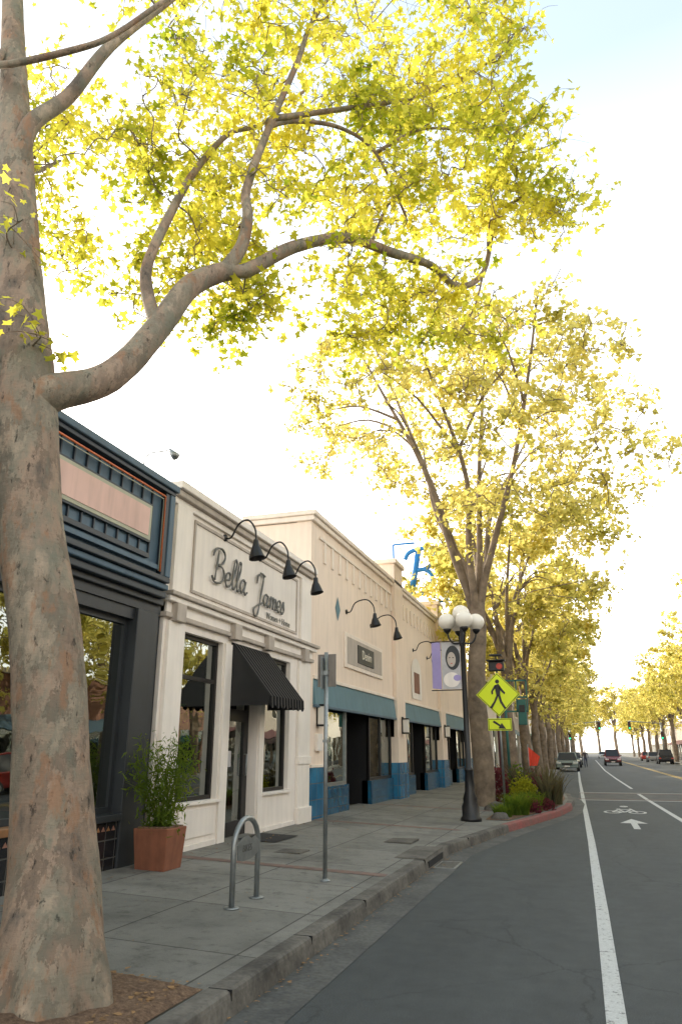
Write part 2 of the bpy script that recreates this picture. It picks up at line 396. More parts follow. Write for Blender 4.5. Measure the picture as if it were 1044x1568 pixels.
for i in range(7): box('grate_slot',-2.24,-1.98,11.45+i*.092,11.49+i*.092,.01,.0175,M['void'],dr)  # black bars laid on the frame stand in for shade in the slots
mh=empty('utility_cover')
box('lid',-3.3,-2.85,12.6,13.2,swz(-3),swz(-3)+.022,M['kerb'],mh); box('lid_b',-4.4,-4.0,10.6,11.0,swz(-4.2)-.02,swz(-4.2)+.012,M['kerb'],mh)
# ------------------------------------------------------------------ road markings
rm=empty('road_markings')
def mline(name,pts,w,mat,z=.005):
    strip(name,[(x-w/2,y,z) for x,y in pts],[(x+w/2,y,z) for x,y in pts],mat,rm)
mline('bike_lane_line',[(.02,-10),(.01,5.5),(-.02,9),(-.1,15.4),(-.25,24),(-.38,32),(-.6,45),(-.95,70),(-1.1,110)],.125,M['roadpaint'])
mline('lane_line',[(2.3,0),(2.0,20.5),(1.78,29),(1.7,33)],.13,M['roadpaint'])
mline('lane_line_far',[(1.68,37),(1.45,50),(1.2,70),(1.1,150)],.12,M['roadpaint'])
for X in (5.2,5.42): mline('centre_line',[(X,-10),(X,34)],.1,M['yellowpaint']); mline('centre_line_far',[(X,38),(X-.6,200)],.1,M['yellowpaint'])
mesh_obj('crosswalk_bar_near',[(-.45,28.2,.006),(10.4,28.2,.006),(10.4,28.4,.006),(-.45,28.4,.006)],[(0,1,2,3)],M['roadpaint'],rm)
mesh_obj('crosswalk_bar_far',[(-.5,33.2,.006),(10.4,33.2,.006),(10.4,33.4,.006),(-.5,33.4,.006)],[(0,1,2,3)],M['roadpaint'],rm)
mesh_obj('crosswalk_pavers',[(-.5,29,.0045),(10.4,29,.0045),(10.4,32.6,.0045),(-.5,32.6,.0045)],[(0,1,2,3)],M['gutter'],rm)
for y in (28.7,32.65): mesh_obj('crosswalk_brick',[(-.5,y,.0065),(10.4,y,.0065),(10.4,y+.3,.0065),(-.5,y+.3,.0065)],[(0,1,2,3)],M['brickband'],rm)
def poly(name,pts,mat,z=.006,parent=rm): return mesh_obj(name,[(x,y,z) for x,y in pts],[tuple(range(len(pts)))],mat,parent)
poly('bike_arrow',[(.78,18.2),(.92,18.2),(.92,19.6),(1.15,19.6),(.85,20.8),(.55,19.6),(.78,19.6)],M['roadpaint'])
def ring(name,cx,cy,r,ry,w):
    n=20;V=[];F=[]
    for k in range(n):
        t=2*math.pi*k/n
        V.append((cx+r*math.cos(t),cy+ry*math.sin(t),.006)); V.append((cx+(r-w)*math.cos(t),cy+(ry-w*2)*math.sin(t),.006))
    for k in range(n):
        a=2*k;b=2*((k+1)%n);F.append((a,b,b+1,a+1))
    mesh_obj(name,V,F,M['roadpaint'],rm)
ring('bike_symbol_wheel',.48,23.0,.24,.5,.07);ring('bike_symbol_wheel',1.12,23.0,.24,.5,.07)
for a,b in (((.48,23.0),(.66,24.0)),((.66,24.0),(1.0,24.0)),((.66,24.0),(.8,23.0)),((.8,23.0),(1.0,24.0)),((1.12,23.0),(.98,24.4)),((.62,24.25),(.72,24.25)),((.48,23),(.8,23))):
    dx=b[0]-a[0];dy=b[1]-a[1];l=math.hypot(dx,dy/2.5);px=-dy/2.5/l*.035;py=dx/l*.035*2.5
    poly('bike_symbol_frame',[(a[0]+px,a[1]+py),(a[0]-px,a[1]-py),(b[0]-px,b[1]-py),(b[0]+px,b[1]+py)],M['roadpaint'],.0065)
ring('bike_rider_head',.86,25.3,.12,.3,.11)
mesh_obj('opposite_sidewalk',[(10.7,-40,.15),(15,-40,.15),(15,400,.15),(10.7,400,.15),(10.7,-40,-.01),(10.7,400,-.01)],[(0,1,2,3),(0,3,5,4)],M['sidewalk'])
# ------------------------------------------------------------------ building: blue restaurant (left)
FX=-5.5
def window(p,y0,y1,z0,z1,fx=FX,fr=.06,set_=.12,mull=[],trans=[],mat='frame'):
    xa=fx-set_; m=M[mat]
    box('frame_l',xa-.05,xa+.03,y0,y0+fr,z0,z1,m,p);box('frame_r',xa-.05,xa+.03,y1-fr,y1,z0,z1,m,p)
    box('frame_b',xa-.05,xa+.03,y0+fr,y1-fr,z0,z0+fr,m,p);box('frame_t',xa-.05,xa+.03,y0+fr,y1-fr,z1-fr,z1,m,p)
    for y in mull: box('mullion',xa-.045,xa+.025,y-fr/2,y+fr/2,z0+fr,z1-fr,m,p)
    for z in trans: box('transom',xa-.04,xa+.02,y0+fr,y1-fr,z-fr/2,z+fr/2,m,p)
    mesh_obj('glass',[(xa-.01,y0+fr,z0+fr),(xa-.01,y1-fr,z0+fr),(xa-.01,y1-fr,z1-fr),(xa-.01,y0+fr,z1-fr)],[(0,1,2,3)],M['glass'],p)
b1=empty('blue_restaurant_building')
BY0=-1.0; B1E=9.02; SE=8.5
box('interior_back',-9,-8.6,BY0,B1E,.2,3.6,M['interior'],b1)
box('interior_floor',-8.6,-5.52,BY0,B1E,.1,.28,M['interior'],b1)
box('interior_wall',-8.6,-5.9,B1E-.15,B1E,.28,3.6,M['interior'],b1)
box('upper_mass',-12,-5.72,BY0,B1E,3.6,4.85,M['slate'],b1)
box('roof_slab',-12,-5.72,BY0,B1E,4.85,4.93,M['roof'],b1)
box('tile_bulkhead',-5.75,FX,BY0,8.34,.1,.80,M['blacktile'],b1)
box('sill',-5.75,FX+.05,6.6,8.34,.80,.88,M['slate_dk'],b1,.01)
box('sill_wood',-5.75,FX+.05,BY0,6.597,.80,.88,M['wood'],b1,.01)
box('pilaster',-5.8,FX+.03,8.34,8.84,.1,3.40,M['slate_dk'],b1,.01)
box('end_return',-5.8,FX-.06,8.842,B1E,.1,3.6,M['slate_dk'],b1)
for y in (2.0,5.2): box('mullion_post',-5.78,FX-.02,y,y+.18,.882,3.2,M['slate_dk'],b1)
window(b1,5.38,8.34,.88,3.25,set_=.15,fr=.07,mat='slate_dk')
window(b1,2.18,5.2,.88,3.25,set_=.15,fr=.07,mat='slate_dk'); window(b1,BY0,2.0,.88,3.25,set_=.15,fr=.07,mat='slate_dk')
box('head_beam',-5.8,FX-.03,BY0,8.338,3.25,3.4,M['slate_dk'],b1)
box('frieze',-5.8,FX+.0,BY0,B1E-.1,3.402,3.52,M['slate_dk'],b1)
box('cornice_low',-5.75,FX+.06,BY0,8.9,3.522,3.60,M['slate_dk'],b1,.01)
box('cornice_mid',-5.75,FX+.14,BY0,8.82,3.602,3.70,M['navy'],b1,.015)
box('cornice_top',-5.75,FX+.2,BY0,8.76,3.702,3.78,M['slate'],b1,.015)
for i in range(100):
    y=BY0+.1+i*.10
    if y<8.25: mesh_obj('tile_triangle',[(FX+.003,y,.70),(FX+.003,y+.08,.70),(FX+.003,y+.04,.755)],[(0,1,2)],M['redtile'] if i%2 else M['wood'],b1)
SX=FX+.15
box('sign_backing',-5.72,SX,BY0,SE+.02,3.782,5.1,M['slate'],b1)
box('sign_frame_bottom',-5.4,SX+.10,BY0,SE+.2,3.785,3.86,M['navy'],b1,.01)
box('sign_frame_top',-5.75,SX+.14,BY0,SE+.24,5.102,5.20,M['slate'],b1,.015)
box('sign_frame_top_dark',-5.7,SX+.10,BY0,SE+.2,5.04,5.10,M['navy'],b1,.01)
box('sign_frame_end',-5.7,SX+.10,SE+.08,SE+.2,3.862,5.038,M['slate'],b1,.01)
box('sign_frame_end_in',SX+.0,SX+.08,SE-.02,SE+.078,3.862,5.038,M['navy'],b1,.01)
y=BY0+.1
while y<SE-.1:
    box('seam',SX,SX+.03,y,y+.02,4.08,5.0,M['navy'],b1); y+=.24
box('shelf',SX,SX+.06,BY0,SE-.3,4.03,4.09,M['navy'],b1)
box('ledge_low',SX,SX+.08,BY0,SE-.06,3.92,3.98,M['slate'],b1)
box('panel_border',SX+.005,SX+.05,BY0+1,8.22,4.24,4.78,M['navy'],b1,.005)
box('panel_cream',SX+.02,SX+.058,BY0+1.03,8.19,4.27,4.75,M['cream'],b1,.003)
box('pink_panel',SX+.03,SX+.066,BY0+1.1,8.13,4.32,4.70,M['pink'],b1)
tube('neon_outer',[(SX+.09,BY0,4.97),(SX+.09,SE-.06,4.97),(SX+.09,SE-.06,3.9)],.014,M['orange'],b1,6)
tube('neon_inner',[(SX+.09,BY0,4.92),(SX+.09,SE-.1,4.92),(SX+.09,SE-.1,3.9)],.007,M['cream'],b1,6)
for yy in (4.2,6.35,8.35):
    tube('flood_arm',[(-5.6,yy,5.1),(-5.6,yy,5.55),(-5.5,yy,5.62),(-5.15,yy,5.62)],.010,M['steel'],b1,6)
    V,F=tube_data([(-5.2,yy,5.63),(-5.15,yy,5.57),(-5.09,yy,5.51)],[.025,.045,.06],10); mesh_obj('flood_head',V,F,M['steel'],b1,True)
for yy in (6.3,7.4):
    box('inside_table',-6.9,-6.2,yy,yy+.7,.95,1.0,M['wood'],b1); box('inside_table_leg',-6.6,-6.5,yy+.3,yy+.4,.28,.95,M['black'],b1)
# ------------------------------------------------------------------ building: white boutique
b2=empty('white_boutique_building')
Y0,Y1=9.02,14.98
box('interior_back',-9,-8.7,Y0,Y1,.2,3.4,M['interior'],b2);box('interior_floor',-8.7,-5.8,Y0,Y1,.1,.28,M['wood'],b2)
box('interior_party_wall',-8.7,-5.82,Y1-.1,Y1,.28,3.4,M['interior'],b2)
box('upper_wall',-5.8,FX,Y0,Y1,3.28,5.2,M['white'],b2)
box('ceiling_mass',-12,-5.8,Y0,Y1,3.4,4.95,M['white'],b2)
box('roof_sheet',-12,-5.8,Y0,Y1,4.95,5.0,M['roof'],b2)
segs=[(9.02,9.64),(10.90,11.20),(12.36,12.62),(13.87,14.98)]
for a,b in segs: box('pier',-5.8,FX,a,b,.1,3.28,M['white'],b2)
box('bulkhead_l',-5.8,FX-.002,9.64,10.90,.1,.90,M['white'],b2);box('bulkhead_r',-5.8,FX-.002,12.62,13.87,.1,.90,M['white'],b2)
box('door_head',-5.8,FX-.03,11.2,12.36,3.1,3.28,M['white'],b2)
for a,b in ((9.09,9.52),(14.25,14.9)):
    box('pilaster',FX,FX+.06,a,b,.22,3.36,M['white_trim'],b2,.008)
    box('pilaster_base',FX,FX+.1,a-.04,b+.04,.2,.55,M['white_trim'],b2,.01)
    box('pilaster_mid',FX,FX+.085,a-.02,b+.02,1.35,1.5,M['white_trim'],b2,.008)
for a,b in ((10.93,11.17),(12.39,12.59),):
    box('pilaster_strip',FX,FX+.04,a,b,.22,3.28,M['white_trim'],b2,.006)
for (a,b) in ((9.6,10.94),(12.58,13.91)):
    box('window_sill',FX-.1,FX+.06,a,b,.86,.905,M['white_trim'],b2,.006)
box('plinth',FX,FX+.03,9.56,10.9,.18,.34,M['white_trim'],b2,.005)
box('plinth_r',FX,FX+.03,12.62,14.2,.18,.34,M['white_trim'],b2,.005)
box('bulk_panel_l',FX-.002,FX+.02,9.75,10.82,.42,.80,M['white'],b2,.005)
box('vent',FX+.02,FX+.035,9.62,9.74,.42,.6,M['steel'],b2,.003)
box('ledge_lower',-5.6,FX+.07,Y0-.05,Y1+.1,3.40,3.47,M['cap'],b2,.01)
box('ledge_frieze',-5.6,FX+.04,Y0,Y1+.05,3.472,3.62,M['white_trim'],b2,.005)
box('ledge_mid',-5.6,FX+.12,Y0-.06,Y1+.15,3.622,3.70,M['white_trim'],b2,.01)
box('ledge_top',-5.6,FX+.17,Y0-.07,Y1+.2,3.702,3.765,M['cap'],b2,.012)
for yy in (9.15,11.05,12.45,14.35):
    box('corbel',FX+.01,FX+.14,yy,yy+.26,3.36,3.62,M['cap'],b2,.01)
box('cornice_a',-5.85,FX+.05,Y0-.0,Y1+.0,5.10,5.20,M['white_trim'],b2,.01)
box('cornice_b',-5.9,FX+.12,Y0-.02,Y1-.003,5.202,5.30,M['cap'],b2,.015)
box('cornice_c',-5.9,FX+.18,Y0-.03,Y1-.004,5.302,5.42,M['white_trim'],b2,.015)
box('parapet_back',-6.1,-5.9,Y0,Y1-.01,5.0,5.4,M['white'],b2)
box('upper_pilaster_l',FX,FX+.06,9.1,9.55,3.77,5.1,M['white_trim'],b2,.01)
box('upper_pilaster_r',FX,FX+.06,14.3,14.9,3.77,5.1,M['white_trim'],b2,.01)
for (a,b,c,d) in ((9.7,14.15,4.98,5.03),(9.7,14.15,3.88,3.93),(9.7,9.75,3.932,4.978),(14.1,14.15,3.932,4.978)):
    box('panel_frame',FX,FX+.025,a,b,c,d,M['cap'],b2,.005)
window(b2,9.64,10.90,.905,3.28,trans=[2.65]); window(b2,12.62,13.87,.905,3.28,trans=[2.65])
for (yy,mm,h) in ((9.85,'goods_a',1.2),(10.2,'goods_b',1.5),(10.55,'goods_c',1.0),(12.9,'goods_b',1.4),(13.3,'goods_c',1.1),(13.6,'goods_a',.9)):
    lathe('display_dress_form',-6.25,yy,[(.16,.3),(.18,.32),(.05,.4),(.04,.9),(.17,.95),(.12,.95+h*.4),(.16,.95+h*.65),(.05,.95+h*.8),(.03,.95+h*.9)],M[mm],b2,12)
box('display_plinth',-6.6,-5.8,9.7,10.85,.28,.42,M['goods_b'],b2);box('display_plinth_r',-6.6,-5.8,12.7,13.8,.28,.42,M['goods_b'],b2)
box('step',-5.9,FX+.02,11.2,12.36,.1,.235,M['kerb'],b2)
DX=FX-.2
for n,(a,b,c,d) in {'jamb_l':(11.2,11.27,.24,3.1),'jamb_r':(12.29,12.36,.24,3.1),'head':(11.27,12.29,2.2,2.28),'stile_l':(11.27,11.38,.24,2.2),'stile_r':(12.18,12.29,.24,2.2),'rail_b':(11.38,12.18,.24,.5),'rail_t':(11.38,12.18,2.08,2.2),'toplight_head':(11.27,12.29,3.0,3.1)}.items():
    box('door_'+n,DX-.03,DX+.03,a,b,c,d,M['black'],b2)
mesh_obj('door_glass',[(DX,11.38,.5),(DX,12.18,.5),(DX,12.18,2.08),(DX,11.38,2.08)],[(0,1,2,3)],M['glass'],b2)
mesh_obj('toplight_glass',[(DX,11.27,2.28),(DX,12.29,2.28),(DX,12.29,3.0),(DX,11.27,3.0)],[(0,1,2,3)],M['glass'],b2)
tube('door_handle',[(DX+.03,12.22,1.2),(DX+.08,12.22,1.2),(DX+.08,12.22,1.55),(DX+.03,12.22,1.55)],.012,M['steel'],b2,6)
mesh_obj('poster',[(DX+.012,11.5,1.35),(DX+.012,11.75,1.35),(DX+.012,11.75,1.6),(DX+.012,11.5,1.6)],[(0,1,2,3)],M['vinylgrey'],b2)
mesh_obj('door_mat',[(-5.42,11.5,swz(-5.42)+.012),(-4.75,11.5,swz(-4.75)+.012),(-4.75,12.5,swz(-4.75)+.012),(-5.42,12.5,swz(-5.42)+.012)],[(0,1,2,3)],M['mat'],None)
aw=empty('striped_awning')
ya,yb=11.18,12.75;zt=3.33;zf=2.45;xo=FX+.72
mesh_obj('canvas',[(FX+.01,ya,zt),(FX+.01,yb,zt),(xo,yb,zf),(xo,ya,zf),(xo+.005,yb,zf-.13),(xo+.005,ya,zf-.13)],[(0,3,2,1),(3,5,4,2)],M['awning'],aw)
V=[];F=[]
yy=ya
while yy<yb-.01:
    w=min(.23,yb-yy); b=len(V)
    for i in range(7):
        t=i/6; V.append((xo+.008,yy+w*t,zf-.12)); V.append((xo+.008,yy+w*t,zf-.13-.06*math.sin(math.pi*t)))
    for i in range(6): F.append((b+2*i,b+2*i+1,b+2*i+3,b+2*i+2))
    yy+=.23
mesh_obj('valance',V,F,M['awning'],aw)
for y in (ya,yb): mesh_obj('cheek',[(FX+.01,y,zt),(xo,y,zf),(xo,y,zf-.15),(FX+.01,y,zf-.15)],[(0,1,2,3)],M['black'],aw)
tube('awning_bar',[(xo-.01,ya,zf-.12),(xo-.01,yb,zf-.12)],.012,M['black'],aw,6)
GL={'B':([[(.25,2.2),(.2,1.2),(.12,.1)],[(-.35,1.7),(-.1,2.25),(.6,2.4),(1.05,2.0),(.8,1.4),(.3,1.2),(.9,1.1),(1.15,.6),(.8,.05),(.1,-.05),(-.25,.3)]],1.35),
'e':([[(0,.4),(.5,.55),(.5,.95),(.2,.95),(.02,.45),(.3,.0),(.8,.25)]],.78),
'l':([[(0,.25),(.45,1.5),(.42,2.1),(.2,2.0),(.14,.6),(.3,0),(.62,.25)]],.6),
'a':([[(.65,.85),(.3,1),(0,.5),(.22,.02),(.55,.35),(.68,.95),(.62,.25),(.8,0),(1.0,.2)]],1.0),
'J':([[(.1,1.6),(.2,2.3),(.8,2.6),(1.0,2.2),(.85,.9),(.6,-.9),(.15,-1.1),(.0,-.6),(.7,-.1),(1.25,.2)],[(.45,2.6),(1.2,2.5)]],1.3),
'm':([[(0,.8),(.15,1),(.18,.5),(.14,0),(.25,.7),(.48,1),(.58,.6),(.55,0),(.66,.7),(.88,1),(1.0,.6),(1.0,.1),(1.25,.15)]],1.2),
's':([[(-.05,.2),(.3,1.05),(.4,.6),(.45,.2),(.2,-.03),(0,.1)]],.7)}
sg=empty('boutique_sign_lettering')
def script_text(txt,y,z,su,sv,r,mat,parent,x,shear=.12):
    for ch in txt:
        strokes,w=GL[ch]
        for s in strokes:
            P=smooth_path([(x,y+(u+shear*v)*su,z+v*sv) for u,v in s],6)
            tube('letter_'+ch.lower(),P,[r*(.75+.5*abs(math.sin(i*.35))) for i in range(len(P))],mat,parent,6)
        y+=w*su
    return y
script_text('Bella',10.35,4.2,.29,.24,.017,M['letters'],sg,FX+.045)
script_text('James',11.95,4.16,.29,.22,.017,M['letters'],sg,FX+.045)
def text_obj(name,body,size,loc,rot,mat,parent,ext=.004,align='LEFT'):
    c=bpy.data.curves.new(name,'FONT'); c.body=body; c.size=size; c.extrude=ext; c.align_x=align; c.resolution_u=2
    o=bpy.data.objects.new(name,c); o.location=loc; o.rotation_euler=rot; c.materials.append(mat); o.parent=parent; link(o); return o
FR=(R(90),0,R(90))
text_obj('sub_line','Women + Home',.17,(FX+.02,12.55,3.96),FR,M['letters'],sg)
def gooseneck(y,z,fx=FX,reach=.75,s=1.0):
    g=empty('gooseneck_wall_lamp')
    x=fx
    P=smooth_path([(x,y,z),(x+.12*s,y,z+.0),(x+.25*s,y,z+.22*s),(x+reach*.72,y,z+.28*s),(x+reach*.95,y,z+.12*s),(x+reach,y,z-.1*s)],5)
    tube('arm',P,.016*s,M['black'],g,8)
    V,F=tube_data([(x-.0,y,z),(x+.03,y,z)],.06*s,12); mesh_obj('wall_plate',V,F,M['black'],g,True)
    xe=x+reach; z0=z-.1*s
    V,F=tube_data([(xe,y,z0+.02),(xe,y,z0-.08*s),(xe+.005,y,z0-.13*s),(xe+.02,y,z0-.26*s),(xe+.03,y,z0-.3*s)],[.04*s,.055*s,.08*s,.125*s,.135*s],14,False)
    mesh_obj('shade',V,F,M['black'],g,True)
    return g
for y in (10.75,12.2,13.7): gooseneck(y,5.02,reach=.58)
# ------------------------------------------------------------------ building: peach storefronts
b3=empty('peach_storefront_building')
P0,P1=15.0,37.5; PX=FX
box('upper_wall',-5.85,PX,P0,P1,3.12,6.6,M['peach'],b3)
box('mass',-7.2,-5.85,P0,P1,3.3,6.58,M['peach'],b3)
box('mass_back',-14,-7.2,P0,P1,3.3,5.3,M['peach'],b3)
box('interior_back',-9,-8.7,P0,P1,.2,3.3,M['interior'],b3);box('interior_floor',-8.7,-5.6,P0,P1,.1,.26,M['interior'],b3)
box('parapet_cap',-7.25,PX+.07,P0-.06,P1,6.6,6.72,M['peach_trim'],b3,.015)
box('parapet_cap2',-7.2,PX+.12,P0-.1,P1,6.722,6.84,M['peach_trim'],b3,.02)
box('recess_band_top',PX,PX+.04,15.5,22.3,6.30,6.36,M['peach_trim'],b3,.005)
y=15.8
while y<37:
    if not(22.2<y<23.6 or 29.6<y<30.9):
        box('parapet_slot_bar',PX,PX+.05,y,y+.1,5.78,6.28,M['peach_trim'],b3,.01)
        box('parapet_slot',PX,PX+.006,y+.1,y+.2,5.78,6.24,M['cap'],b3)
    y+=.58
for (a,b) in ((22.4,23.5),(29.8,30.8),(36.6,37.5)):
    box('pier',PX,PX+.12,a,b,2.0,7.35,M['peach'],b3,.01)
    box('pier_back',-6.2,PX,a,b,6.842,7.349,M['peach'],b3)
    box('pier_cap',-6.25,PX+.2,a-.08,b+.08,7.352,7.5,M['peach_trim'],b3,.02)
    box('pier_low',-5.8,PX+.13,a-.02,b+.02,1.27,2.0,M['peach'],b3)
    box('pier_tile',-5.8,PX+.16,a-.04,b+.04,.1,1.27,M['bluetile2'],b3)
box('corner_pier',-5.85,PX+.02,15.0,15.95,1.27,3.12,M['peach'],b3);box('corner_tile',-5.85,PX+.05,14.99,15.98,.1,1.27,M['bluetile2'],b3)
box('corner_tile_cap',-5.85,PX+.07,14.985,16.0,1.272,1.33,M['peach_trim'],b3,.008)
for (a,b) in ((15.15,22.38),(23.52,29.78),(30.82,36.58)):
    mesh_obj('fascia',[(PX+.02,a,3.08),(PX+.02,b,3.08),(PX+.09,b,2.55),(PX+.09,a,2.55),(PX+.01,b,2.55),(PX+.01,a,2.55)],[(0,3,2,1),(3,5,4,2),(0,5,3),(1,2,4)],M['teal'],b3)
    box('fascia_top',PX,PX+.06,a,b,3.08,3.16,M['peach_trim'],b3,.008)
    box('fascia_edge',PX+.02,PX+.11,a,b,2.49,2.547,M['slate'],b3,.008)
    nseam=int((b-a)/.3)
    for i in range(nseam):
        yy=a+.2+i*.3
        mesh_obj('fascia_seam',[(PX+.024,yy,3.08),(PX+.024,yy+.01,3.08),(PX+.096,yy+.01,2.556),(PX+.096,yy,2.556)],[(0,3,2,1)],M['slate'],b3)
def bay(a,b):
    L=b-a; w1=a+L*.30; w2=a+L*.62
    box('bulk_a',-5.8,PX-.03,a,w1,.1,.85,M['bluetile'],b3); box('bulk_b',-5.8,PX-.03,w2,b,.1,.85,M['bluetile'],b3)
    window(b3,a,w1,.85,3.12,fr=.07,set_=.12,mat='steel' if a<16 else 'frame'); window(b3,w2,b,.85,3.12,fr=.08,set_=.12,mull=[(w2+b)/2])
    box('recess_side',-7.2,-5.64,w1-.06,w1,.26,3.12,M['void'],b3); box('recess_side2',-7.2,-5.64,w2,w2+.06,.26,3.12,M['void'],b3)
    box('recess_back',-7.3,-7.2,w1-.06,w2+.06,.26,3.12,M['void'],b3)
    box('recess_door',-7.2,-7.15,w1+.5,w1+1.5,.26,2.4,M['frame'],b3)
    for i,mm in enumerate(('goods_b','goods_a','goods_b')):
        yy=a+.35+i*.5; lathe('display_dress_form',-6.3,yy,[(.16,.3),(.05,.4),(.04,.9),(.17,.95),(.12,1.45),(.17,1.75),(.05,1.95),(.03,2.05)],M[mm],b3,12)
bay(15.98,22.38); bay(23.54,29.76); bay(30.84,36.56)
def wall_sign(y0,y1,z0,z1,txt):
    box('sign_border',PX,PX+.05,y0,y1,z0,z1,M['peach_trim'],b3,.01)
    box('sign_face',PX+.03,PX+.06,y0+.13,y1-.13,z0+.1,z1-.1,M['cap'],b3,.004)
    L=y1-y0
    box('sign_plaque',PX+.06,PX+.085,y0+L*.28,y1-L*.3,z0+.2,z1-.2,M['slate_dk'],b3,.004)
    text_obj('sign_text',txt,.34,(PX+.09,(y0+y1)/2,(z0+z1)/2-.1),FR,M['globe'],b3,.003,'CENTER')
wall_sign(17.4,21.0,3.56,4.42,'Denim')
yc,zc=16.9,4.9
mesh_obj('teal_diamond',[(PX+.01,yc-.2,zc),(PX+.01,yc,zc-.3),(PX+.01,yc+.2,zc),(PX+.01,yc,zc+.3)],[(0,1,2,3)],M['teal'],b3)
for y in (17.6,19.9,25.4,27.8): gooseneck(y,4.95,reach=.75)
V=[(PX+.02,25.0,3.3),(PX+.02,26.6,3.3)]+[(PX+.02,25.8+.8*math.cos(t),4.2+.5*math.sin(t)) for t in [i*math.pi/10 for i in range(11)]]
mesh_obj('arched_sign',V,[tuple(range(len(V)))],M['white_trim'],b3)
mesh_obj('arched_sign_art',[(PX+.026,25.35,3.5),(PX+.026,26.25,3.5),(PX+.026,26.25,4.2),(PX+.026,25.35,4.2)],[(0,1,2,3)],M['redtile'],b3)
for yy in (15.45,22.95,30.3):
    l=empty('wall_lantern'); xo=PX+(.02 if yy<16 else .13)
    box('back',xo,xo+.04,yy-.07,yy+.07,2.1,2.6,M['black'],l); box('glass',xo+.04,xo+.2,yy-.085,yy+.085,2.14,2.52,M['wlamp'],l,.01)
    box('top',xo+.02,xo+.22,yy-.1,yy+.1,2.52,2.56,M['black'],l);box('bottom',xo+.02,xo+.22,yy-.1,yy+.1,2.1,2.14,M['black'],l)
box('sign_bracket_box',PX+.02,PX+.1,15.3,15.6,1.6,1.95,M['white_trim'],b3,.01)
# ------------------------------------------------------------------ rooftop B sign
rb=empty('rooftop_letter_sign')
yy=32.0
for a,b in (((-7.7,7.9),(-5.3,7.9)),((-5.3,7.9),(-5.3,9.6)),((-7.7,7.9),(-7.7,10.7)),((-7.7,10.7),(-6.7,10.7))):
    tube('frame_tube',[(a[0],yy,a[1]),(b[0],yy,b[1])],.05,M['cobalt'],rb,8)
OUT=[(-.15,0),(.55,0),(1.05,.05),(1.4,.35),(1.42,.75),(1.1,1.08),(1.38,1.3),(1.45,1.7),(1.2,2.0),(.75,2.1),(-.1,2.1)]
def BP(s,o=0): return [(-7.25+(u+.22*v)*.88,yy-.05+o,8.25+v*1.02) for u,v in s]
STEM=[(.38,.05),(.38,1.0),(.38,2.05)]
tube('letter_b_bowls',smooth_path(BP([(-.2,.15),(.1,.0),(.8,.02),(1.32,.3),(1.3,.85),(.9,1.12),(.5,1.12)]),5),.10,M['cobalt'],rb,10)
tube('letter_b_bowl_top',smooth_path(BP([(.5,1.12),(1.0,1.2),(1.32,1.6),(1.1,2.0),(.5,2.1),(-.1,1.95),(-.25,1.65)]),5),.10,M['cobalt'],rb,10)
tube('letter_b_stem',BP(STEM,.02),.14,M['cobalt'],rb,10)
for x in (-7.7,-5.9): tube('support',[(x,yy+.02,5.3 if x<-7.2 else 6.8),(x,yy+.02,10.5 if x<-7 else 8.0)],.04,M['steel'],rb,8)
tube('support_brace',[(-7.7,33.2,5.3),(-7.7,32.05,8.6)],.03,M['steel'],rb,6)
# ------------------------------------------------------------------ generic buildings
def shop(y0,y1,h,mat,side=-1,name='shop_building',n=None,awn=None,trim='peach_trim'):
    b=empty(name); s=side; fx=FX if s<0 else 14.6
    def X(d): return fx - d if s<0 else fx + d
    box('upper',X(0),X(.3),y0,y1,3.0,h,M[mat],b); box('mass',X(.3),X(9),y0,y1,3.0,h-.3,M[mat],b)
    box('inside',X(2.2),X(2.4),y0,y1,.1,3.0,M['interior'],b)
    box('cap',X(-.12),X(.4),y0-.02,y1-.03,h,h+.18,M[trim],b,.02)
    box('sidewall_a',X(.05),X(9),y0,y0+.2,.1,3.0,M[mat],b); box('sidewall_b',X(.05),X(9),y1-.2,y1,.1,3.0,M[mat],b)
    n=n or max(2,int((y1-y0)/3)); w=(y1-y0)/n
    for i in range(n):
        a=y0+i*w; box('pier',X(0),X(.3),a,a+.4,.1,3.0,M[mat],b)
        box('bulk',X(.03),X(.28),a+.4,a+w,.1,.6,M['slate_dk'],b)
        gx=X(.12); mesh_obj('glass',[(gx,a+.4,.6),(gx,a+w,.6),(gx,a+w,3.0),(gx,a+.4,3.0)],[(0,1,2,3)],M['glass'],b)
        box('mull',X(.1),X(.16),a+w/2,a+w/2+.06,.6,3.0,M['frame'],b)
        if h>6:
            box('upper_window_frame',X(-.03),X(.02),a+w*.3,a+w*.75,4.2,5.7,M['white_trim'],b); box('upper_window',X(-.04),X(.0),a+w*.34,a+w*.71,4.3,5.6,M['black'],b)
    if awn:
        mesh_obj('awning',[(X(-.02),y0+.3,3.3),(X(-.02),y1-.3,3.3),(X(-1.0),y1-.3,2.6),(X(-1.0),y0+.3,2.6)],[(0,1,2,3)],M[awn],b)
    return b
specs=[(37.6,44,5.2,'cap','maroon'),(44.2,54,6.4,'white',None),(54.2,63,5.0,'peach','slate'),(63.2,75,7.0,'cap',None),(75.2,88,5.4,'white','greenmet'),(88.2,104,6.8,'peach',None),(104.2,125,5.6,'cap','maroon'),(125.2,150,7.2,'white',None),(150.2,190,6.0,'peach','slate'),(190.2,240,7.5,'cap',None)]
for a,b,h,m,aw_ in specs: shop(a,b,h,m,-1,awn=aw_)
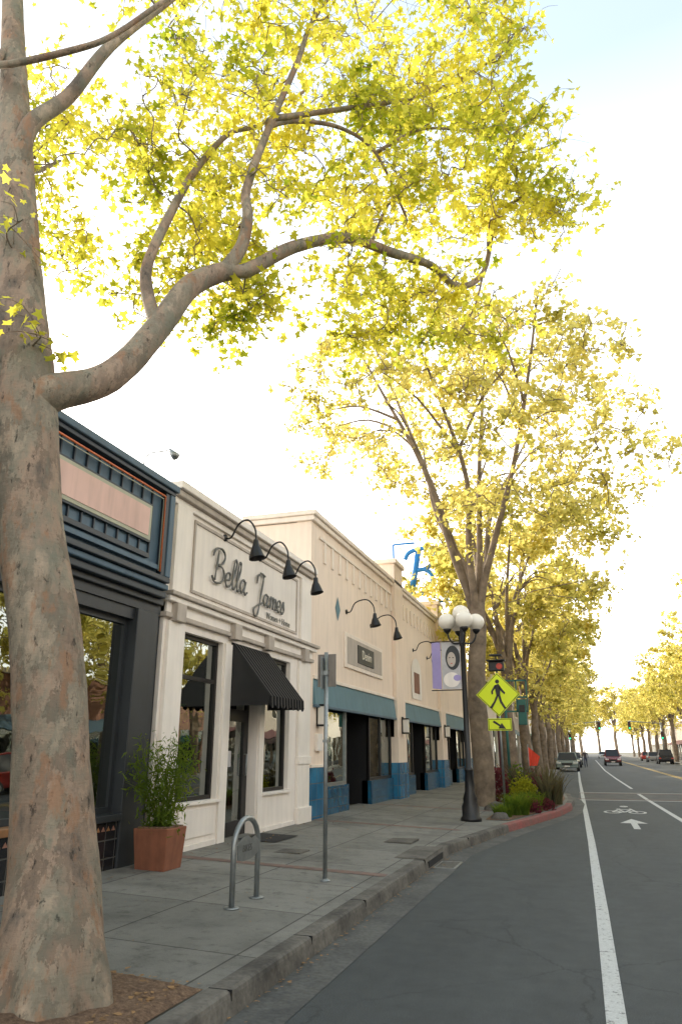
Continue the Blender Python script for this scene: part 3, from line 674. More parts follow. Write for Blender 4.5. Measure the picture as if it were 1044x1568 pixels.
specs=[(-40,-28,6.5,'peach','maroon'),(-27.8,-18,5.2,'white','slate'),(-17.8,-8,7.2,'cap',None),(-7.8,3,5.5,'white','maroon'),(3.2,14,6.4,'peach','greenmet'),(14.2,26,4.8,'brickwall',None),(26.2,38,5.2,'redtile','slate'),(38.2,52,4.8,'brickwall',None),(52.2,70,6.2,'cap','maroon'),(70.2,90,5.6,'white',None),(90.2,115,7.0,'peach','slate'),(115.2,150,6.0,'cap','maroon'),(150.2,200,7.0,'white',None)]
for a,b,h,m,aw_ in specs: shop(a,b,h,m,1,awn=aw_)
# ------------------------------------------------------------------ trees
LEAF_NEAR=np.array([(0,0),(.52,-.12),(.40,.14),(.62,.46),(.25,.46),(.0,.95),(-.25,.46),(-.62,.46),(-.40,.14),(-.52,-.12)])
LEAF_MID=np.array([(0,0),(.55,.25),(0,1),(-.55,.25)])
def leaves_mesh(name,pos,size,shape,mat,parent,updown=.55):
    n=len(pos); k=len(shape)
    nrm=rs.normal(size=(n,3)); nrm[:,2]+=updown*2*np.sign(rs.rand(n)-.15); nrm/=np.linalg.norm(nrm,axis=1)[:,None]
    t=rs.normal(size=(n,3)); t[:,2]-=.6; t-=nrm*(t*nrm).sum(1)[:,None]; t/=np.linalg.norm(t,axis=1)[:,None]
    b=np.cross(nrm,t); s=size*rs.uniform(.5,1.3,n)
    u=shape[:,0][None,:,None]; v=shape[:,1][None,:,None]
    bend=(np.abs(shape[:,0])*.35-shape[:,1]**2*.25)[None,:,None]*rs.uniform(.2,1.3,n)[:,None,None]
    P=pos[:,None,:]+s[:,None,None]*(b[:,None,:]*u+t[:,None,:]*v+nrm[:,None,:]*bend)
    me=bpy.data.meshes.new(name); me.vertices.add(n*k); me.vertices.foreach_set('co',P.reshape(-1).astype(np.float32))
    me.loops.add(n*k); me.loops.foreach_set('vertex_index',np.arange(n*k,dtype=np.int32))
    me.polygons.add(n); me.polygons.foreach_set('loop_start',np.arange(0,n*k,k,dtype=np.int32)); me.polygons.foreach_set('loop_total',np.full(n,k,dtype=np.int32))
    me.update(calc_edges=True); me.materials.append(mat)
    o=bpy.data.objects.new(name,me); o.parent=parent; link(o); return o
class Wood:
    def __init__(s): s.V=[];s.F=[];s.np=[];s.nr=[]
    def add(s,P,Rr,sides,reg=True,rough=0):
        V,F=tube_data(P,Rr,sides,True); b=len(s.V)
        if rough:
            for i in range(len(V)):
                c=P[min(i//sides,len(P)-1)]; c=Vector(c); d=V[i]-c
                f=1+rough*mnoise.noise(V[i]*2.2)+rough*.5*mnoise.noise(V[i]*7.0)
                V[i]=c+d*f
        s.V+=V; s.F+=[tuple(b+i for i in f) for f in F]
        if reg:
            for p,r in zip(P,Rr): s.np.append(tuple(p)); s.nr.append(r)
def grow(wood,centers,perc,spread,tw=5,droop=.15,twr=.006,maxr=.05):
    centers=sorted(centers,key=lambda c:min((Vector(c)-Vector(q)).length for q in wood.np[::4]))
    L=[]
    for c in centers:
        A=np.array(wood.np); cv=np.array(c); d=np.linalg.norm(A-cv,axis=1)
        cost=d+.25*np.maximum(0,A[:,2]-cv[2])
        i=int(np.argmin(cost)); p=Vector(A[i]); r0=min(wood.nr[i]*.65,maxr); q=Vector(c); ln=(q-p).length
        if ln<.05: q=p+Vector((.1,.1,.2)); ln=.25
        mid=(p+q)/2+Vector((random.gauss(0,.13),random.gauss(0,.13),random.gauss(.05,.12)))*ln
        P=smooth_path([p,(p+mid)/2+Vector((random.gauss(0,.06),random.gauss(0,.06),random.gauss(0,.07)))*ln,mid,(q+mid)/2+Vector((random.gauss(0,.10),random.gauss(0,.10),random.gauss(0,.10)))*ln,q],3)
        r0=max(twr*1.2,min(r0,twr+.014*ln)); n=len(P)
        wood.add(P,[r0+(twr-r0)*k/(n-1) for k in range(n)],5)
        pc=perc*random.choice([.3,.6,1,1,1.4,2.0])
        for k in range(tw):
            dv=Vector((random.gauss(0,1),random.gauss(0,1),random.gauss(.1,.8))).normalized()
            l=spread*random.uniform(.6,1.6); a=P[random.randint(n//2,n-1)]
            e=a+dv*l; m=(a+e)/2+Vector((random.gauss(0,.1),random.gauss(0,.1),.12))*l; e.z-=droop*l
            Q=smooth_path([a,m,e],3); wood.add(Q,[twr*.7-(twr*.4)*j/(len(Q)-1) for j in range(len(Q))],3,reg=False)
            kk=max(1,int(pc/tw))
            for j in range(kk):
                t=random.random()**.6; f=t*(len(Q)-1); i0=min(int(f),len(Q)-2); pt=Q[i0].lerp(Q[i0+1],f-i0)
                L.append((pt.x+random.gauss(0,spread*.13),pt.y+random.gauss(0,spread*.13),pt.z+random.gauss(0,spread*.13)))
    return np.array(L)
def limb(w,pts,r0,r1,sides=12,sub=5,rough=.06,reg=True):
    P=smooth_path(pts,sub); n=len(P); w.add(P,[r0+(r1-r0)*(i/(n-1))**.8 for i in range(n)],sides,reg,rough); return P
t1=empty('plane_tree'); w=Wood()
tp=[(-3.13,4.2,.05),(-3.17,4.22,.45),(-3.33,4.35,1.0),(-3.57,4.35,2.26),(-3.83,4.32,3.23),(-4.02,4.28,4.33),(-4.26,4.25,5.58),(-4.56,4.25,7.09),(-4.96,4.3,9.03),(-5.3,4.4,10.6)]
P=smooth_path(tp,14)
def trad(z):
    pr=[(0,.46),(.2,.37),(.5,.30),(1.0,.265),(2.2,.24),(3.2,.23),(4.3,.232),(5.6,.17),(7.1,.145),(9,.10),(11,.05)]
    for (a,ra),(b,rb_) in zip(pr,pr[1:]):
        if z<=b: return ra+(rb_-ra)*max(0,(z-a))/(b-a)
    return .05
V,F=tube_data(P,[trad(p.z) for p in P],48,True)
for i in range(len(V)):
    c=P[min(i//48,len(P)-1)]; d=V[i]-c; th=math.atan2(d.y,d.x); z=c.z
    flare=max(0,1-z/.6)
    f=1+.045*mnoise.noise(V[i]*1.6)+.035*mnoise.noise(V[i]*5)+.012*mnoise.noise(V[i]*16)+flare*.2*(math.sin(th*5+.7)+.4*math.sin(th*9+1))*.6
    V[i]=c+d*f
w.V+=V; w.F+=F
for p in P[40:]: w.np.append(tuple(p)); w.nr.append(trad(p.z))
L1=[(-4.02,4.25,4.24),(-3.80,4.35,4.34),(-3.56,4.7,4.62),(-3.42,5.1,5.28),(-3.29,5.4,5.91),(-3.10,5.7,6.26),(-2.91,5.9,6.38),(-2.56,6.3,6.88),(-2.11,6.8,7.27),(-1.71,7.4,7.41),(-1.32,7.9,7.49),(-1.07,8.4,7.46),(-.75,8.8,7.9),(-.53,9,8.9),(-.1,9.1,9.3),(.36,9.2,9.75)]
Pl=smooth_path(L1,6); n=len(Pl); rr=[]
for i in range(n):
    t=i/(n-1)
    if t<.08: r=.19-.05*(t/.08)
    elif t<.36: r=.14-.045*((t-.08)/.28)
    elif t<.75: r=.075-.030*((t-.36)/.39)
    else: r=.045-.033*((t-.75)/.25)
    rr.append(r)
w.add(Pl,rr,14,True,.10)
limb(w,[(-3.10,5.68,6.22),(-2.95,5.8,6.6),(-2.89,5.8,6.99),(-2.97,5.9,7.44),(-2.79,6,8.29),(-2.53,6.2,9.44),(-2.41,6.4,10.32),(-2.0,6.8,11.6)],.08,.02)
limb(w,[(-3.42,5.1,5.35),(-3.62,5.2,5.8),(-3.71,5.3,6.24),(-3.68,5.6,7.11),(-3.62,5.9,7.88),(-3.45,6.3,8.73),(-3.16,6.6,9.09),(-2.7,6.9,9.8)],.075,.018)
limb(w,[(-2.80,6.0,8.35),(-2.6,6.3,8.66),(-2.13,6.6,8.71),(-1.79,7,8.59),(-1.53,7.4,7.92)],.038,.014)
limb(w,[(-2.75,6.05,8.5),(-2.0,7,9.4),(-1.2,7.8,10.2),(-.3,8.3,11.1),(.1,8.5,11.8)],.04,.012)
limb(w,[(-4.43,4.25,6.5),(-4.36,4.2,7.07),(-4.15,4.4,7.57),(-3.91,4.6,8.36),(-3.55,5,9.35),(-3.2,5.4,10.4)],.10,.03)
limb(w,[(-4.80,4.2,8.2),(-4.62,4,7.69),(-3.84,4.1,7.72),(-3.51,4.2,7.91),(-3.06,4.4,8.48),(-2.4,4.7,9.2)],.04,.018)
limb(w,[(-4.5,4.25,6.9),(-5.2,4.9,7.6),(-5.8,5.8,8.4),(-6.2,6.6,9.4)],.08,.02)
limb(w,[(-1.79,7.0,8.6),(-1.3,7.4,9.2),(-.8,7.9,9.5),(-.4,8.4,9.7)],.025,.010)
limb(w,[(-.75,8.8,7.9),(-.9,8.6,7.2),(-1.2,8.5,6.7)],.018,.007)
limb(w,[(-1.9,7.1,7.36),(-1.7,7.4,8.2),(-1.3,7.7,8.7)],.02,.009)
cent=[]
def blob(c,r,n,shell=.3):
    for _ in range(n):
        d=Vector((random.gauss(0,1),random.gauss(0,1),random.gauss(0,1))).normalized(); t=random.uniform(shell,1)**.6
        cent.append((c[0]+d.x*r[0]*t,c[1]+d.y*r[1]*t,c[2]+d.z*r[2]*t))
blob((-3.6,6.3,8.5),(1.3,1.1,1.9),66); blob((-2.2,7.3,8.7),(1.3,1.1,1.4),48); blob((-1.0,8.1,9.4),(1.4,1.2,1.6),58)
blob((-.1,8.9,9.2),(.8,.8,1.1),32); blob((-1.0,8.2,11.4),(1.7,1.2,1.1),54); blob((-3.0,6.2,10.9),(1.6,1.3,1.3),38)
blob((-5.4,5.8,8.3),(1.3,1.2,1.6),44); blob((-2.9,6.6,6.75),(1.2,.6,.5),14,.6); blob((-1.2,8.5,7.2),(.9,.7,.7),24,.4); blob((-3.9,4.8,10.2),(1.5,1.0,1.1),22); blob((-4.3,6.6,7.0),(.8,.8,.6),12)
blob((-2.2,8.0,7.0),(.75,.6,.5),20); blob((-3.3,6.5,6.3),(.6,.45,.4),9)
blob((-6.0,2.5,9.5),(1.8,1.8,1.6),10); blob((-3.6,1.5,10.5),(1.8,1.6,1.2),8)
for c_ in ((-3.75,4.0,4.66),(-3.95,3.9,5.7)): cent.append(c_)
pos=grow(w,cent,42,.42,6,.15,.006,.035)
mesh_obj('trunk_and_limbs',w.V,w.F,M['bark'],t1,True)
leaves_mesh('foliage',pos,.085,LEAF_NEAR,M['leaf'],t1,.35)
def street_tree(seed,nclu,perc,H,Rr,fork,nl,zl,rej=None,spread=.55,gap=-.12):
    random.seed(seed); w=Wood()
    limb(w,[(0,0,-.05),(.02,0,.3),(.03,.0,1.2),(-.05,.05,3),(.1,.05,fork*.8),(.1,.05,fork)],.34,.22,14,5,.08)
    for k in range(nl):
        a=2*math.pi*(k+random.uniform(-.25,.25))/nl; rr=Rr*random.uniform(.35,.68); hh=fork+(H-fork)*random.uniform(.55,.8)
        if k==0: rr=Rr*.15; hh=fork+(H-fork)*.82
        s=(.1,.05,fork-random.uniform(0,1.4))
        pts=[s,(s[0]+math.cos(a)*rr*.18,s[1]+math.sin(a)*rr*.18,fork+.9),(math.cos(a+.2)*rr*.45,math.sin(a+.2)*rr*.45,fork+(hh-fork)*.45),(math.cos(a)*rr*.75,math.sin(a)*rr*.75,fork+(hh-fork)*.75),(math.cos(a-.1)*rr,math.sin(a-.1)*rr,hh)]
        limb(w,pts,.14,.02,8,4,.08)
        for j in range(2):
            t=random.uniform(.3,.7); b=Vector(pts[2]).lerp(Vector(pts[3]),t); aa=a+random.choice([-1,1])*random.uniform(.5,1.1)
            e=b+Vector((math.cos(aa)*rr*.7,math.sin(aa)*rr*.7,random.uniform(.3,1.8))); m=(b+e)/2+Vector((0,0,.35)); limb(w,[b,m,e],.05,.015,6,4,.05)
    zc=(zl+H)/2; rz=(H-zl)/2; cents=[]; tries=0
    while len(cents)<nclu and tries<nclu*30:
        tries+=1
        d=Vector((random.gauss(0,1),random.gauss(0,1),random.gauss(0,1))).normalized()*random.uniform(.15,1)**.45
        nn=mnoise.noise(d*2.3+Vector((seed*3.1,0,0)))
        d*=1+.30*mnoise.noise(d.normalized()*2.4+Vector((0,seed*1.7,0)))
        p=Vector((d.x*Rr,d.y*Rr,zc+d.z*rz))
        if nn<gap: continue
        if rej and rej(p): continue
        cents.append(tuple(p))
    pos=grow(w,cents,perc,spread,5,.1,.012,.05)
    return w,pos
def make_tree(name,loc,w,pos,lsz,shape=LEAF_MID):
    e=empty(name,loc); o=mesh_obj('trunk_and_limbs',w.V,w.F,M['bark2'],e,True)
    f=leaves_mesh('foliage',pos,lsz,shape,M['leaf2'],e,.3); return e,o,f
w2,p2=street_tree(21,340,50,16.0,6.1,6.0,8,5.6,lambda p:(p.x<-.6 and p.z<9.0+(-p.x)*.25),.6,-.07)
eA,oA,fA=make_tree('street_tree',(-2.85,21.8,.17),w2,p2,.145)
w3,p3=street_tree(5,185,50,12.2,4.7,5.0,7,4.6,None,.6,-.10)
eB,oB,fB=make_tree('street_tree',(-2.9,30.5,.17),w3,p3,.2)
def inst(loc,rot,s,src=None):
    o,f=src or (oB,fB); e=empty('street_tree',loc); e.rotation_euler=(0,0,rot); e.scale=(s,s,s*random.uniform(.95,1.05))
    for q in (o,f):
        c=bpy.data.objects.new(q.name.split('.')[0],q.data); c.parent=e; link(c)
for i,y in enumerate((38.5,47,56,66,77,89,102,117,134,153,175,200)): inst((-3.0+random.uniform(-.2,.2),y,.15),i*1.3,random.uniform(.82,1.0))
for i,y in enumerate((-22,-10,2,13,20,27,34,42,56,72,88,104,118,132,147,163,180,200,222)): inst((11.7,y,.15),i*2.1+1,random.uniform(1.02,1.22) if y>50 else .85)
inst((-2.0,260,0),1,1.8);inst((4,290,0),2,1.7);inst((9,270,0),.4,1.9);
# ------------------------------------------------------------------ bike rack
rk=empty('bike_rack')
P=[(-3.33,7.03,swz(-3.33)-.02),(-3.33,7.03,.70)]+[(-3.33,7.315-.285*math.cos(t),.70+.26*math.sin(t)) for t in [math.pi*i/14 for i in range(1,14)]]+[(-3.33,7.6,.70),(-3.33,7.6,swz(-3.33)-.02)]
tube('hoop',P,.027,M['steel'],rk,14)
for y in (7.03,7.6): lathe('flange',-3.33,y,[(.075,swz(-3.33)),(.075,swz(-3.33)+.012),(.03,swz(-3.33)+.014)],M['steel'],rk,16)
pv=[(7.07,.60),(7.20,.575),(7.42,.585),(7.55,.63),(7.58,.72),(7.47,.785),(7.38,.765),(7.30,.80),(7.17,.79),(7.06,.73)]
mesh_obj('plate',[(-3.31,a,b) for a,b in pv]+[(-3.302,a,b) for a,b in pv],[tuple(range(9,-1,-1)),tuple(range(10,20))]+[(i,(i+1)%10,10+(i+1)%10,10+i) for i in range(10)],M['steel'],rk)
text_obj('plate_text','BIKES',.09,(-3.30,7.17,.66),FR,M['letters'],rk,.001)
ps=empty('parking_sign'); z0=swz(-3.02)
tube('pole',[(-3.02,8.83,z0),(-3.02,8.83,2.78)],.025,M['steel'],ps,12)
box('plate',-3.14,-2.90,8.855,8.862,2.36,2.76,M['signback'],ps,.002)
box('plate_side',-3.055,-3.045,8.72,8.94,2.33,2.72,M['steel'],ps,.002)
box('bracket',-3.05,-2.99,8.8,8.88,2.5,2.55,M['steel'],ps); box('bracket_low',-3.05,-2.99,8.8,8.88,1.7,1.73,M['steel'],ps)
lathe('collar',-3.02,8.83,[(.06,z0),(.06,z0+.01),(.03,z0+.03)],M['steel'],ps,12)
pl=empty('terracotta_planter'); cx,cy=-5.08,8.62;zb=swz(cx)
def frustum(name,cx,cy,z0,z1,a,b,mat,par):
    v=[(cx-a,cy-a,z0),(cx+a,cy-a,z0),(cx+a,cy+a,z0),(cx-a,cy+a,z0),(cx-b,cy-b,z1),(cx+b,cy-b,z1),(cx+b,cy+b,z1),(cx-b,cy+b,z1)]
    o=mesh_obj(name,v,[(0,3,2,1),(4,5,6,7),(0,1,5,4),(1,2,6,5),(2,3,7,6),(3,0,4,7)],mat,par); m=o.modifiers.new('b','BEVEL');m.width=.012;m.segments=2; return o
frustum('pot',cx,cy,zb-.01,zb+.46,.2,.235,M['terracotta'],pl); box('soil',cx-.2,cx+.2,cy-.2,cy+.2,zb+.45,zb+.475,M['soil'],pl)
def blades(name,n,cx,cy,z,rad,h,w,mat,parent,lean=.5,curve=.5):
    V=[];F=[]
    for i in range(n):
        a=random.uniform(0,6.28); r=rad*math.sqrt(random.random()); bx=cx+r*math.cos(a);by=cy+r*math.sin(a); a2=a+random.gauss(0,.6)
        hh=h*random.uniform(.6,1.15); ln=lean*random.uniform(.2,1.3)*hh; pr=Vector((-math.sin(a2),math.cos(a2),0)); b=len(V)
        for s in range(6):
            t=s/5; o=ln*t**1.8; zz=z+hh*(t-curve*.35*t**3); ww=w*(1-t**2)*.5+.0006
            c=Vector((bx+o*math.cos(a2),by+o*math.sin(a2),zz)); V.append(c+pr*ww);V.append(c-pr*ww)
        for s in range(5): F.append((b+2*s,b+2*s+1,b+2*s+3,b+2*s+2))
    return mesh_obj(name,V,F,mat,parent)
bw=Wood();LL=[]
for i in range(46):
    a=random.uniform(0,6.28); l=random.uniform(.12,.5); h=random.uniform(.4,1.1)
    s=Vector((cx+random.uniform(-.15,.15),cy+random.uniform(-.15,.15),zb+.46)); e=s+Vector((math.cos(a)*l,math.sin(a)*l,h)); e.x=max(e.x,FX+.02)
    P=smooth_path([s,(s+e)/2+Vector((0,0,.12)),e],5); bw.add(P,[.006-.004*j/(len(P)-1) for j in range(len(P))],4,False)
    for j in range(50):
        t=random.uniform(.05,1); p=P[int(t*(len(P)-1))]; LL.append((max(FX+.01,p.x+random.gauss(0,.07)),p.y+random.gauss(0,.07),p.z+random.gauss(0,.07)))
mesh_obj('canes',bw.V,bw.F,M['grass'],pl,True)
leaves_mesh('bamboo_foliage',np.array(LL),.08,np.array([(0,0),(.12,.35),(0,1.2),(-.12,.35)]),M['grass'],pl,.2)
# plants standing behind the shop windows
for (hx,hy,hz,rad_,n_) in ((-5.98,7.75,1.25,.26,60),(-5.95,10.2,2.05,.28,70),(-6.0,13.2,1.6,.2,40)):
    hp=empty('window_houseplant')
    frustum('pot',hx,hy,hz-.55,hz-.28,.09,.13,M['terracotta'],hp); box('stand',hx-.1,hx+.1,hy-.1,hy+.1,.28,hz-.552,M['wood'],hp)
    Q=[]
    for i in range(n_):
        d=Vector((random.gauss(0,1),random.gauss(0,1),random.gauss(0,1))).normalized()*random.uniform(.4,1); Q.append((min(hx+d.x*rad_,-5.72),hy+d.y*rad_*1.1,hz+d.z*rad_))
    leaves_mesh('leaves',np.array(Q),.14,LEAF_MID,M['houseplant'],hp,.3)
# ------------------------------------------------------------------ street lamp
sl=empty('street_lamp'); lx,ly=-2.55,17.2; g=.16
lathe('post',lx,ly,[(.23,g),(.23,g+.06),(.19,g+.1),(.19,g+.3),(.15,g+.38),(.16,g+.45),(.11,g+.6),(.085,g+1.0),(.1,g+1.03),(.1,g+1.07),(.07,g+1.1),(.062,2.4),(.052,3.9),(.07,3.95),(.07,4.02),(.05,4.05),(.045,4.3),(.02,4.5)],M['black'],sl,20)
for k in range(4):
    a=k*math.pi/2+.35; r=.34; gx=lx+r*math.cos(a);gy=ly+r*math.sin(a)
    tube('arm',smooth_path([(lx,ly,4.0),(lx+.2*math.cos(a),ly+.2*math.sin(a),3.98),(lx+r*.9*math.cos(a),ly+r*.9*math.sin(a),4.1),(gx,gy,4.26)],5),.022,M['black'],sl,8)
    lathe('globe_holder',gx,gy,[(.03,4.2),(.09,4.27),(.1,4.31)],M['black'],sl,14)
    lathe('globe',gx,gy,[(.09,4.3)]+[(.2*math.cos(t),4.48+.195*math.sin(t)) for t in [(-1.1+i*2.6/10) for i in range(11)]]+[(.01,4.676)],M['globe'],sl,20)
lathe('globe_holder',lx,ly,[(.03,4.42),(.1,4.5),(.11,4.54)],M['black'],sl,14)
lathe('globe',lx,ly,[(.09,4.50)]+[(.2*math.cos(t),4.68+.195*math.sin(t)) for t in [(-1.1+i*2.6/10) for i in range(11)]]+[(.01,4.876)],M['globe'],sl,20)
bn=empty('lamp_banner')
mesh_obj('portrait_panel',[(lx-.50,ly+.0,2.95),(lx-.06,ly,2.95),(lx-.06,ly,4.02),(lx-.50,ly,4.02)],[(0,1,2,3)],M['vinylgrey'],bn)
def ell(nm,cx_,cz_,a,b,y,mat,par,n=20): return mesh_obj(nm,[(cx_+a*math.cos(2*math.pi*k/n),y,cz_+b*math.sin(2*math.pi*k/n)) for k in range(n)],[tuple(range(n))],mat,par)
ell('print_hair',lx-.24,3.66,.17,.28,ly-.004,M['slate_dk'],bn); ell('print_face',lx-.27,3.62,.10,.17,ly-.008,M['cap'],bn); ell('print_shoulder',lx-.28,3.16,.19,.17,ly-.006,M['white_trim'],bn); ell('print_flower',lx-.15,3.2,.09,.07,ly-.009,M['purple'],bn)
ell('print_eye',lx-.31,3.66,.02,.012,ly-.010,M['black'],bn,8);ell('print_eye',lx-.23,3.66,.02,.012,ly-.010,M['black'],bn,8);ell('print_mouth',lx-.27,3.53,.025,.010,ly-.010,M['red'],bn,8)
mesh_obj('purple_panel',[(lx-.74,ly+.06,2.98),(lx-.52,ly+.01,2.95),(lx-.52,ly+.01,4.02),(lx-.74,ly+.06,4.05)],[(0,1,2,3)],M['purple'],bn)
for z in (2.93,4.04): tube('banner_rod',[(lx,ly,z),(lx-.76,ly+.05,z)],.013,M['black'],bn,6)
# ------------------------------------------------------------------ pedestrian crossing sign
pc=empty('pedestrian_crossing_sign'); sx,sy=-2.1,20.0
tube('post',[(sx,sy,.15),(sx,sy,3.75)],.03,M['steel'],pc,10)
def flat(name,pts,y,mat,par,cx=sx,cz=3.0): return mesh_obj(name,[(cx+a,y,cz+b) for a,b in pts],[tuple(range(len(pts)))],mat,par)
def diamond(nm,d,y,mat,th=.006):
    v=[(sx-d,y,3.0),(sx,y,3.0-d),(sx+d,y,3.0),(sx,y,3.0+d)]; v+=[(a,b+th,c) for a,b,c in v]
    mesh_obj(nm,v,[(0,1,2,3),(7,6,5,4),(0,4,5,1),(1,5,6,2),(2,6,7,3),(3,7,4,0)],mat,pc)
diamond('panel_back',.56,sy-.05,M['signyg']); diamond('border',.535,sy-.056,M['black'],.003); diamond('face',.515,sy-.061,M['signyg'],.003)
yf=sy-.068
def disc(name,cx_,cz_,r,y,mat,par,n=16): return mesh_obj(name,[(cx_+r*math.cos(2*math.pi*k/n),y,cz_+r*math.sin(2*math.pi*k/n)) for k in range(n)],[tuple(range(n))],mat,par)
disc('ped_head',sx+.0,3.33,.052,yf,M['black'],pc)
flat('ped_torso',[(-.07,.24),(.03,.27),(.07,.2),(.06,-.02),(-.04,-.03),(-.06,.1)],yf,M['black'],pc)
flat('ped_arm_l',[(-.07,.24),(-.17,.08),(-.16,.0),(-.12,.02),(-.12,.08),(-.04,.18)],yf,M['black'],pc)
flat('ped_arm_r',[(.05,.24),(.14,.1),(.19,.05),(.17,.0),(.1,.06),(.03,.16)],yf,M['black'],pc)
flat('ped_leg_l',[(-.04,-.02),(.02,-.02),(-.07,-.2),(-.17,-.36),(-.23,-.33),(-.11,-.17)],yf,M['black'],pc)
flat('ped_leg_r',[(0,-.02),(.06,-.02),(.1,-.18),(.19,-.34),(.15,-.38),(.04,-.2)],yf,M['black'],pc)
box('arrow_plaque',sx-.3,sx+.3,sy-.05,sy-.044,2.1,2.4,M['signyg'],pc); box('arrow_border',sx-.285,sx+.285,sy-.054,sy-.051,2.115,2.385,M['black'],pc); box('arrow_face',sx-.27,sx+.27,sy-.058,sy-.055,2.13,2.37,M['signyg'],pc)
flat('arrow',[(-.18,.06),(-.14,.1),(.02,-.01),(.05,.04),(.15,-.11),(-.04,-.1),(-.01,-.05)],sy-.062,M['black'],pc,sx,2.25)
box('beacon',sx-.2,sx+.2,sy-.08,sy+.08,3.6,3.85,M['black'],pc,.02); disc('beacon_lens',sx+.08,3.72,.08,sy-.083,M['red'],pc)
box('beacon_hood',sx-.24,sx+.24,sy-.2,sy+.1,3.86,3.89,M['black'],pc,.005)
box('solar_panel',sx-.16,sx+.16,sy-.15,sy+.15,4.0,4.03,M['navy'],pc);tube('solar_post',[(sx,sy,3.88),(sx,sy,4.0)],.02,M['black'],pc,8)
# ------------------------------------------------------------------ planting bed
fb=empty('planting_bed')
bedy=[17.6,18.5,20,21,22,23,24,25,26,27,28,29]
strip('bed_soil',[(-2.3,y,.165) for y in bedy],[(kerb_x(y)-kw-.1,y,.165) for y in bedy],M['soil'],fb)
gp=empty('ornamental_grass'); sh=empty('flower_shrub'); fx_=empty('flax_plant')
blades('blades',420,-1.75,19.2,.16,.28,.62,.02,M['grass'],gp,.6,.8); blades('blades',300,-1.55,20.6,.16,.3,.6,.02,M['grass'],gp,.6,.8)
blades('blades',220,-2.0,18.4,.16,.2,.4,.02,M['grass'],gp,.7,.8)
for (bx,by,hh) in ((-1.15,21.8,1.15),(-1.3,24.5,1.2),(-1.0,23.2,.9),(-1.9,22.5,1.2)): blades('blades',70,bx,by,.16,.16,hh,.06,M['phorm'],fx_,.5,.4)
def shrub(cx,cy,r,h,n,mat,par,sz=.06):
    Q=[]
    for i in range(n):
        d=Vector((random.gauss(0,1),random.gauss(0,1),abs(random.gauss(0,1)))).normalized()*random.uniform(.6,1)
        d*=1+.3*mnoise.noise(d*2.5+Vector((cx,cy,0))); Q.append((cx+d.x*r,cy+d.y*r,.17+d.z*h))
    leaves_mesh('leaves',np.array(Q),sz,LEAF_MID,mat,par,.3)
shrub(-1.75,21.6,.42,.85,1500,M['shrub'],sh);shrub(-1.5,20.0,.3,.35,500,M['purplefl'],sh,.05);shrub(-1.2,21.0,.3,.3,500,M['purplefl'],sh,.05);shrub(-2.2,25.5,.5,1.0,900,M['grass'],sh,.09);shrub(-1.9,27.3,.5,.8,700,M['purplefl'],sh,.09);shrub(-2.6,23.0,.4,1.1,800,M['purplefl'],sh,.09)
def rock(cx,cy,r):
    V=[];F=[];n=10;m=6
    for j in range(m+1):
        for i in range(n):
            a=2*math.pi*i/n;b=math.pi/2*j/m; p=Vector((math.cos(a)*math.cos(b),math.sin(a)*math.cos(b),math.sin(b)*.7)); p*=r*(1+.25*mnoise.noise(p*2+Vector((cx,cy,0)))); V.append((cx+p.x,cy+p.y,.15+p.z))
    for j in range(m):
        for i in range(n): F.append((j*n+i,j*n+(i+1)%n,(j+1)*n+(i+1)%n,(j+1)*n+i))
    return mesh_obj('boulder',V,F,M['kerb'],None,True)
rock(-2.0,17.9,.22);rock(-2.35,20.4,.3)
um=empty('red_flag'); oc=simple('red_orange_cloth',(.75,.07,.035),.8,0,.1,3,0)
V=[];F=[]
for i in range(7):
    t=i/6; V.append((-2.2+.42*t,30.5+.05*math.sin(t*6),1.75-.35*t)); V.append((-2.2+.30*t,30.5+.05*math.sin(t*6+1),1.05+.02*t))
for i in range(6): F.append((2*i,2*i+1,2*i+3,2*i+2))
mesh_obj('cloth',V,F,oc,um); tube('pole',[(-2.21,30.5,.15),(-2.21,30.5,1.85)],.015,M['steel'],um,8)
bl=empty('hanging_blade_sign')
tube('post',[(-2.75,28.4,.15),(-2.75,28.4,4.1)],.05,M['greenmet'],bl,10)
for z in (4.05,3.45,2.95): box('bar',-2.75,-1.95,28.37,28.43,z,z+.06,M['greenmet'],bl)
for x in (-2.35,-1.98): box('upright',x,x+.05,28.37,28.43,2.95,4.1,M['greenmet'],bl)
box('cabinet',-2.3,-2.0,28.33,28.47,2.5,3.4,M['greenmet'],bl,.02); box('ped_signal',-2.25,-2.05,28.30,28.34,2.95,3.2,M['black'],bl)
mc=empty('maroon_pylon'); box('column',-3.6,-3.15,33,33.6,.15,3.6,M['maroon'],mc,.02); box('column_cap',-3.66,-3.1,32.95,33.65,3.6,3.72,M['navy'],mc,.01);box('plinth',-3.66,-3.1,32.95,33.65,.15,.5,M['kerb'],mc,.01)
